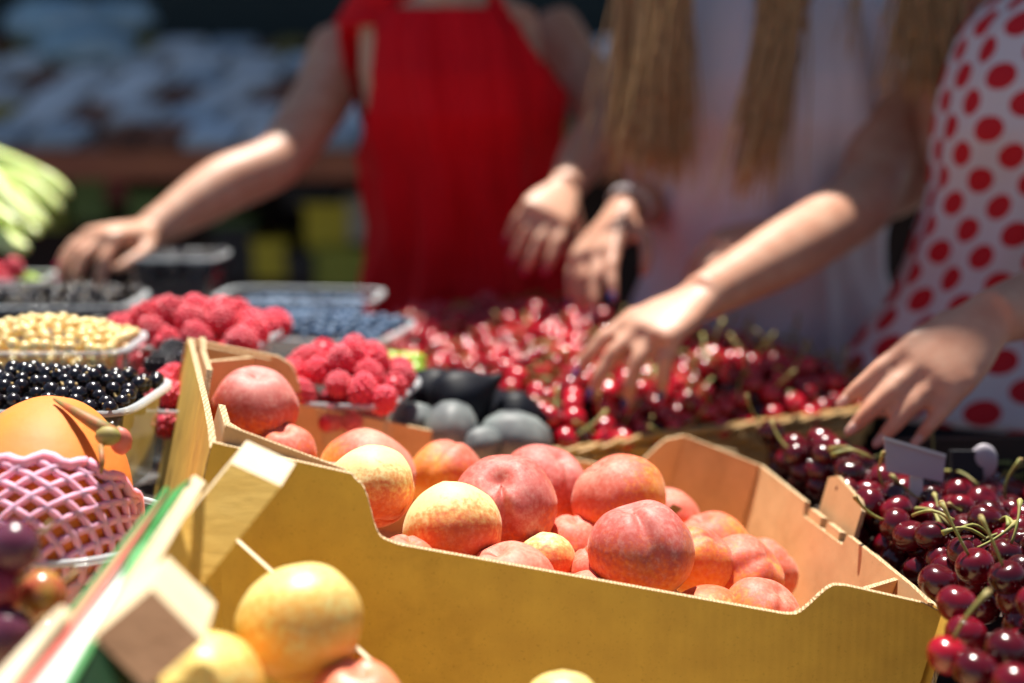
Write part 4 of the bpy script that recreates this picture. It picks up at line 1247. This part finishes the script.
# --- woman in the lilac blouse (middle)
P2 = (.362, 2.02)
l2 = [at(896, 18, 2.02), at(893, 105, 1.92), at(868, 196, 1.80), at(800, 243, 1.68), at(700, 299, 1.55)]
r2 = [at(668, 30, 2.06), at(668, 110, 2.10), at(664, 192, 2.08), at(642, 205, 1.98), at(620, 216, 1.88)]
p2 = person('person with long fair hair in a lilac blouse picking cherries', P2, -.12, .05, M['skin2'], [
    dict(J=l2, R=[.052, .050, .044, .040, .0265], d=at(640, 334, 1.50) - at(700, 299, 1.55), n=V((-.2, -.35, 1)), side=1, curl=[(.25, .35, .25), (.3, .4, .3), (.45, .45, .3), (.6, .5, .3)], thumb=(.3, .6), spread=.13),
    dict(J=r2, R=[.050, .042, .034, .033, .024], d=at(596, 250, 1.83) - at(620, 216, 1.88), n=V((-.6, -.5, .5)), side=-1, curl=[(.2, .3, .2), (.3, .3, .2), (.35, .4, .2), (.4, .4, .2)], thumb=(.6, .4), spread=.13),
], M['hair'], M['nailb'])
root2, hc, hl, hd, ul, ud = p2
def cut_lil(x, y, z):
    if z > 1.41: return True
    return y < 0 and z > 1.22 and abs(x - .005) < (z - 1.22) * .22
me = garment(P2, .05, ul, ud, .72, 1.42, .020, M['lilac'], cut_lil, .007, 9, .014, 120, flare=.03)
g = link('blouse', shift(me, root2.location), root2); solidify(g)
mb = MB()
limb(mb, [r2[0] + V((.01, 0, .03)), r2[1], r2[2].lerp(r2[1], .08)], [.066, .060, .058], M['lilac'])
mb.build('sleeve', root2)
mb = MB(); limb(mb, [l2[0] + V((-.02, .01, .03)), l2[0].lerp(l2[1], .4)], [.070, .062], M['lilac']); mb.build('sleeve', root2)
me = garment(P2, .0, ul, ud, .35, .80, .016, M['navy'], None, .004, 5, .03); g = link('trousers', shift(me, root2.location), root2)
mb = MB(); cdir = (at(596, 250, 1.83) - at(620, 216, 1.88)).normalized(); wc = at(626, 212, 1.90)
x = cdir.orthogonal().normalized(); y = cdir.cross(x)
for kk in range(3):
    rr = [wc + cdir * (.004 * kk - .02) + (x * math.cos(a) + y * math.sin(a)) * .030 for a in [2 * PI * k / 24 for k in range(25)]]
    mb.tube(rr, .0022, M['silver'], 6)
mb.build('bracelet', root2)
# hair: cap plus long locks in front of both shoulders
mb = MB(); mb.ball(hc + hd * .018 + V((0, 0, .02)), (.090, .104, .114), M['hair'], 3, Matrix((hl, hd, V((0, 0, 1)))).transposed())
hs = hc + V((0, 0, -.02))
hair_locks(mb, M['hair'], [at(622, -100, 1.88), at(692, -100, 1.84)], [at(618, 168, 1.85), at(680, 185, 1.80)], 110, .0052, .006, 2)
hair_locks(mb, M['hair'], [at(640, -60, 1.85), at(690, -80, 1.82)], [at(640, 190, 1.80), at(672, 180, 1.80)], 50, .0045, .007, 12)
hair_locks(mb, M['hair'], [at(768, -60, 1.80), at(815, -60, 1.80)], [at(735, 205, 1.76), at(772, 190, 1.76)], 46, .0040, .005, 3, taper=.3)
hair_locks(mb, M['hair'], [at(850, -60, 1.80), at(856, -60, 1.80)], [at(852, 66, 1.78), at(858, 60, 1.78)], 4, .003, .003, 4)
hair_locks(mb, M['hair'], [at(906, -90, 1.76), at(964, -90, 1.76)], [at(904, 95, 1.72), at(946, 110, 1.72)], 80, .0052, .005, 5, taper=.2)
for s0, s1, e0, e1, sd in ((-.07, -.03, (628, -100), (690, -100), 6), (.03, .07, (908, -90), (962, -90), 7)):
    hair_locks(mb, M['hair'], [hc + hl * s0 + V((0, 0, .09)), hc + hl * s1 + V((0, 0, .10))], [at(e0[0], e0[1], 1.95), at(e1[0], e1[1], 1.91)], 50, .0055, .004, sd, mids=[hc + hl * s0 * 1.6 + V((0, -.03, .03)), hc + hl * s1 * 1.6 + V((0, -.03, .03))], taper=.9)
mb.build('hair', root2)

# --- woman in the dotted top (right)
P3 = (.612, 1.72)
l3 = [at(1190, 30, 1.62), at(1190, 160, 1.52), at(1150, 250, 1.42), at(1080, 288, 1.38), at(990, 318, 1.33)]
r3 = [at(960, -20, 1.78), at(955, 90, 1.84), at(915, 178, 1.88), at(860, 205, 1.85), at(785, 232, 1.79)]
p3 = person('person in a white top with red dots, one hand lowered to the basket rim', P3, -.25, .06, M['skin2'], [
    dict(J=l3, R=[.052, .046, .040, .040, .0275], d=at(936, 366, 1.31) - at(990, 318, 1.33), n=V((-.35, -.85, .35)), side=1, curl=[(.15, .20, .15), (.12, .2, .2), (.15, .2, .2), (.2, .25, .2)], thumb=(.2, .9), spread=.05, S=.98),
    dict(J=r3, R=[.050, .042, .036, .034, .025], d=at(722, 248, 1.76) - at(785, 232, 1.79), n=V((0, -.3, 1)), side=-1, curl=[(.3, .4, .3), (.4, .4, .3), (.5, .4, .3), (.5, .4, .3)]),
], M['hairb'], M['nailp'], turn=-.3, lat=.20)
root3, hc, hl, hd, ul, ud = p3
me = garment(P3, .06, ul, ud, .885, 1.405, .020, M['dots'], lambda x, y, z: z > 1.395, .0035, 14, .012, 120, flare=.16, lat=.24)
g = link('dotted_top', shift(me, root3.location), root3); solidify(g)
me = garment(P3, .0, ul, ud, .35, .93, .016, M['navy'], None, .003, 5, .03); g = link('skirt', shift(me, root3.location), root3)
mb = MB(); mb.ball(hc + hd * .02 + V((0, 0, .02)), (.088, .100, .112), M['hairb'], 3, Matrix((hl, hd, V((0, 0, 1)))).transposed()); mb.build('hair', root3)

# ---------------------------------------------------------------- far stall behind the people
YB = 4.6
def fz(py, y=YB): return HC - (py - 60) / FPX * y
bst = empty('background_stall', (0, YB, 0), 'far market stall with a brown front board and a sloping display', 'stall')
woodred = simple('red_brown_stall_board', (.34, .11, .05), (.24, .07, .04), rough=.7, scale=5)
slope = V((0, .95, .36))
zf0 = fz(150)
mb = MB(); mb.prism([V((-3, YB, zf0)), V((3, YB, zf0)), V((3, YB, zf0)) + slope, V((-3, YB, zf0)) + slope], (0, 0, -.03), simple('dull_display_cloth', (.26, .14, .10), (.16, .10, .08), rough=.8, scale=4)); mb.build('display_board', bst)
mb = MB(); mb.box((0, YB - .02, zf0 - .04), (6, 0, 0), (0, .03, 0), (0, 0, .09), woodred); mb.build('front_rail', bst)
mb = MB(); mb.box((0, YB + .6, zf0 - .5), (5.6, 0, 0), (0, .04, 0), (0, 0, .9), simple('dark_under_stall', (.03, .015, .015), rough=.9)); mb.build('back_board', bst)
for x in (-2.9, 0.9, 2.9):
    mb = MB(); mb.box((x, YB + .1, zf0 / 2), (.06, 0, 0), (0, .06, 0), (0, 0, zf0 - .08), woodred); mb.build('leg', bst)
# packets in slanted rows
pk = [simple('blue_grey_packet_film', (.66, .76, .84), (.50, .60, .70), rough=.4, scale=5, rand=.3), simple('pale_packet_film', (.86, .88, .90), (.70, .74, .78), rough=.4, scale=5, rand=.25),
      simple('olive_packet', (.34, .27, .06), (.24, .17, .05), rough=.5, scale=5, rand=.3), simple('brown_packet', (.30, .11, .06), (.18, .08, .06), rough=.5, scale=5, rand=.3)]
sn = V((0, -.36, .95)).normalized(); sd_ = slope.normalized()
rnd = random.Random(5)
pnames = ['blue grey', 'pale', 'olive', 'brown']
protos = []
for k in range(4):
    mb = MB(); w_ = .15 if k < 2 else .10
    mb.prism([V((-w_ / 2, -.065, 0)), V((w_ / 2, -.065, 0)), V((w_ / 2 + .03, .065, 0)), V((-w_ / 2 + .03, .065, 0))], (0, 0, .035), pk[k]); 
    protos.append(mb.mesh('packet'))
rowm = sd_.to_track_quat('Y', 'Z').to_euler()
for row in range(6):
    x = -2.3 + row * .04
    while x < 1.4:
        k = rnd.choice([0, 1, 1, 0, 1, 2, 3, 3])
        p = V((x, YB, zf0)) + sd_ * (.09 + row * .16) + sn * .002 + V((0, rnd.uniform(-.01, .01), 0))
        o_ = link('packet', protos[k]); o_.location = p
        o_.rotation_euler = (math.atan2(.36, .95), 0, rnd.uniform(-.12, .05))
        tag(o_, '%s packet, row %s, %s' % (pnames[k], ('one from below', 'two', 'three', 'four', 'five', 'six at the top')[row], 'left of the red top' if x < -.5 else 'behind the people' if x < .7 else 'far right'), 'packet', 'packets on the far display')
        x += (.20 if k < 2 else .135) * rnd.uniform(.95, 1.1)
# clear bags heaped at the upper left
bagm = simple('blue_tinted_bag', (.25, .45, .58), (.40, .52, .60), rough=.3, scale=6)
for (px, py, d, rx, lab) in [(60, 22, 5.3, .20, 'big blue tinted bag at the upper left'), (115, 18, 5.4, .16, 'second blue tinted bag, right of the big one'), (85, 48, 5.2, .18, 'deep blue bag below the two upper bags')]:
    mb = MB(); c_ = at(px, py, d); bm = bmesh.new(); bmesh.ops.create_icosphere(bm, subdivisions=4, radius=1)
    vs = [c_ + V((v.co.x * rx, v.co.y * rx * .7, v.co.z * rx * .45)) * (1 + .25 * noise.noise(v.co * 2 + V((px, 0, 0)))) for v in bm.verts]
    mb.add(vs, [[v.index for v in f.verts] for f in bm.faces], bagm, True); bm.free()
    top_mesh(mb, 'bag', lab, 'bag', 'bags on the far stall')
# boxes in the dark below the stall
ccols = dict(yellow=(.50, .40, .02), olive=(.26, .28, .03), green=(.10, .17, .04), grey=(.34, .30, .26), black=(.01, .008, .015), red=(.18, .01, .02), navy=(.02, .03, .06))
cm_ = {k: simple(k + '_crate_plastic', v, rough=.6) for k, v in ccols.items()}
for (x0, y0, x1, y1, k, lab) in [(305, 207, 347, 252, 'yellow', 'yellow crate under the far stall beside the red top'), (315, 252, 378, 290, 'olive', 'olive crate on the ground beside the red top'), (253, 243, 285, 280, 'yellow', 'small yellow crate left of the black ones'),
                                 (345, 200, 384, 243, 'grey', 'grey sack box close to the red top'), (285, 190, 338, 208, 'black', 'black box directly under the stall rail'), (212, 230, 252, 280, 'black', 'black crate under the forearm'),
                                 (286, 255, 312, 282, 'black', 'small black crate between the yellow ones'), (70, 180, 105, 222, 'green', 'dull green crate above the reaching hand'), (105, 178, 125, 203, 'red', 'small red box above the reaching hand'), (210, 222, 250, 245, 'green', 'green box under the elbow'),
                                 (20, 180, 60, 230, 'olive', 'olive crate behind the green vegetables'), (128, 195, 160, 230, 'green', 'small green crate over the wrist')]:
    yy = YB + .35; cs = (yy / YB); c0, c1 = at(x0, y0, 4.85), at(x1, y1, 4.85)
    mb = MB(); w_, h_ = c1.x - c0.x, c0.z - c1.z; cc = (c0 + c1) / 2
    e_ = empty('storage_crate', V((cc.x, cc.y + .12, c1.z)), lab, 'crate', 'crates under the far stall')
    mb.box((cc.x, cc.y + .12, cc.z), (w_, 0, 0), (0, .22, 0), (0, 0, h_), cm_[k]); mb.build('crate_body', e_)
    mb = MB(); mb.box((cc.x, cc.y + .12, c0.z + .004), (w_ + .015, 0, 0), (0, .235, 0), (0, 0, .015), cm_[k]); mb.build('rim', e_)
# tarpaulin behind; unseen cover added above to shade the display
tarp = MB(); rows = []
for j in range(2):
    rows.append([V((-6 + k * .25, 6.3 + .06 * math.sin(k * 1.3), 0 if j == 0 else 3.2)) for k in range(49)])
tarp.rings(rows, simple('dark_teal_tarpaulin', (.006, .022, .026), (.004, .014, .018), rough=.7, scale=2), False, False)
tarp.rings([[v + V((0, .01, 0)) for v in r] for r in rows], tarp.mats[0], False, False)
top_mesh(tarp, 'tarpaulin', 'dark teal tarpaulin hanging behind the far stall', 'tarpaulin')
aw = empty('shade_awning', (0, 5.0, 0), 'dark unseen cover on posts, added to shade the far stall', 'shade_awning')
mb = MB(); mb.prism([V((-4, 5.66, 4.5)), V((4, 5.66, 4.5)), V((4, 8.6, 5.1)), V((-4, 8.6, 5.1))], (0, 0, .02), simple('shade_awning_canvas', (.10, .14, .16), rough=.9)); mb.build('canvas', aw)
for x in (-3.6, 3.6):
    mb = MB(); mb.tube([(x, 5.75, 0), (x, 5.75, 4.5)], .025, M['silver'], 10); mb.build('post', aw)

ca = empty('shade_canopy', (0, 2.6, 0), 'unseen grey canvas added and shaped to shade the people at the counter', 'shade_canopy')
cpts = [(-2.6, 3.1), (-.6, 2.95), (-.42, 2.70), (-.25, 2.66), (.06, 2.58), (.17, 2.36), (.30, 2.30), (.43, 2.26), (.44, 2.07), (.30, 2.05), (.30, 1.905), (1.9, 1.55), (2.4, 3.5), (-2.6, 3.5)]  # added out of view; outline and tongue shaped to shade torsos and one hand
mb = MB(); mb.prism([V((x, y - .165, 2.3)) for x, y in cpts], (0, 0, .015), simple('shade_canopy_canvas', (.30, .31, .33), rough=.9)); mb.build('canvas', ca)
for x, y in ((-2.5, 3.45), (2.3, 3.45)):
    mb = MB(); mb.tube([(x, y, 0), (x, y, 2.3)], .025, M['silver'], 10); mb.build('post', ca)
# ---------------------------------------------------------------- light, camera
sund = V((-.03, .33, .94)).normalized()
elev = math.asin(sund.z); az = math.atan2(sund.x, sund.y)
L_ = bpy.data.lights.new('sun', 'SUN'); L_.energy = 5.0; L_.angle = math.radians(.55); L_.color = (1, .95, .86)
so = bpy.data.objects.new('sun', L_); col.objects.link(so); so.rotation_euler = (-sund).to_track_quat('-Z', 'Y').to_euler()
w = bpy.data.worlds.new('World'); sc.world = w; w.use_nodes = True; nt = w.node_tree
sky = nt.nodes.new('ShaderNodeTexSky'); sky.sky_type = 'NISHITA'; sky.sun_disc = False; sky.sun_elevation = elev; sky.sun_rotation = az
nt.links.new(sky.outputs[0], nt.nodes['Background'].inputs[0]); nt.nodes['Background'].inputs[1].default_value = .042; sky.dust_density = .3; sky.altitude = 0

cam = bpy.data.cameras.new('camera'); co = bpy.data.objects.new('camera', cam); col.objects.link(co)
cam.sensor_width = 36; cam.lens = 36 * FPX / 1024; cam.clip_start = .05; cam.clip_end = 200
co.location = CAM; co.rotation_euler = (math.radians(90) - PITCH, 0, 0)
cam.dof.use_dof = True; cam.dof.focus_distance = 1.055; cam.dof.aperture_fstop = 2.15
sc.camera = co
sc.render.engine = 'CYCLES'
sc.cycles.use_denoising = True
sc.cycles.max_bounces = 7; sc.cycles.transparent_max_bounces = 16; sc.cycles.caustics_reflective = False; sc.cycles.caustics_refractive = False
sc.cycles.sample_clamp_indirect = 6
sc.view_settings.view_transform = 'Standard'; sc.view_settings.look = 'None'; sc.view_settings.exposure = .98; sc.view_settings.gamma = 1
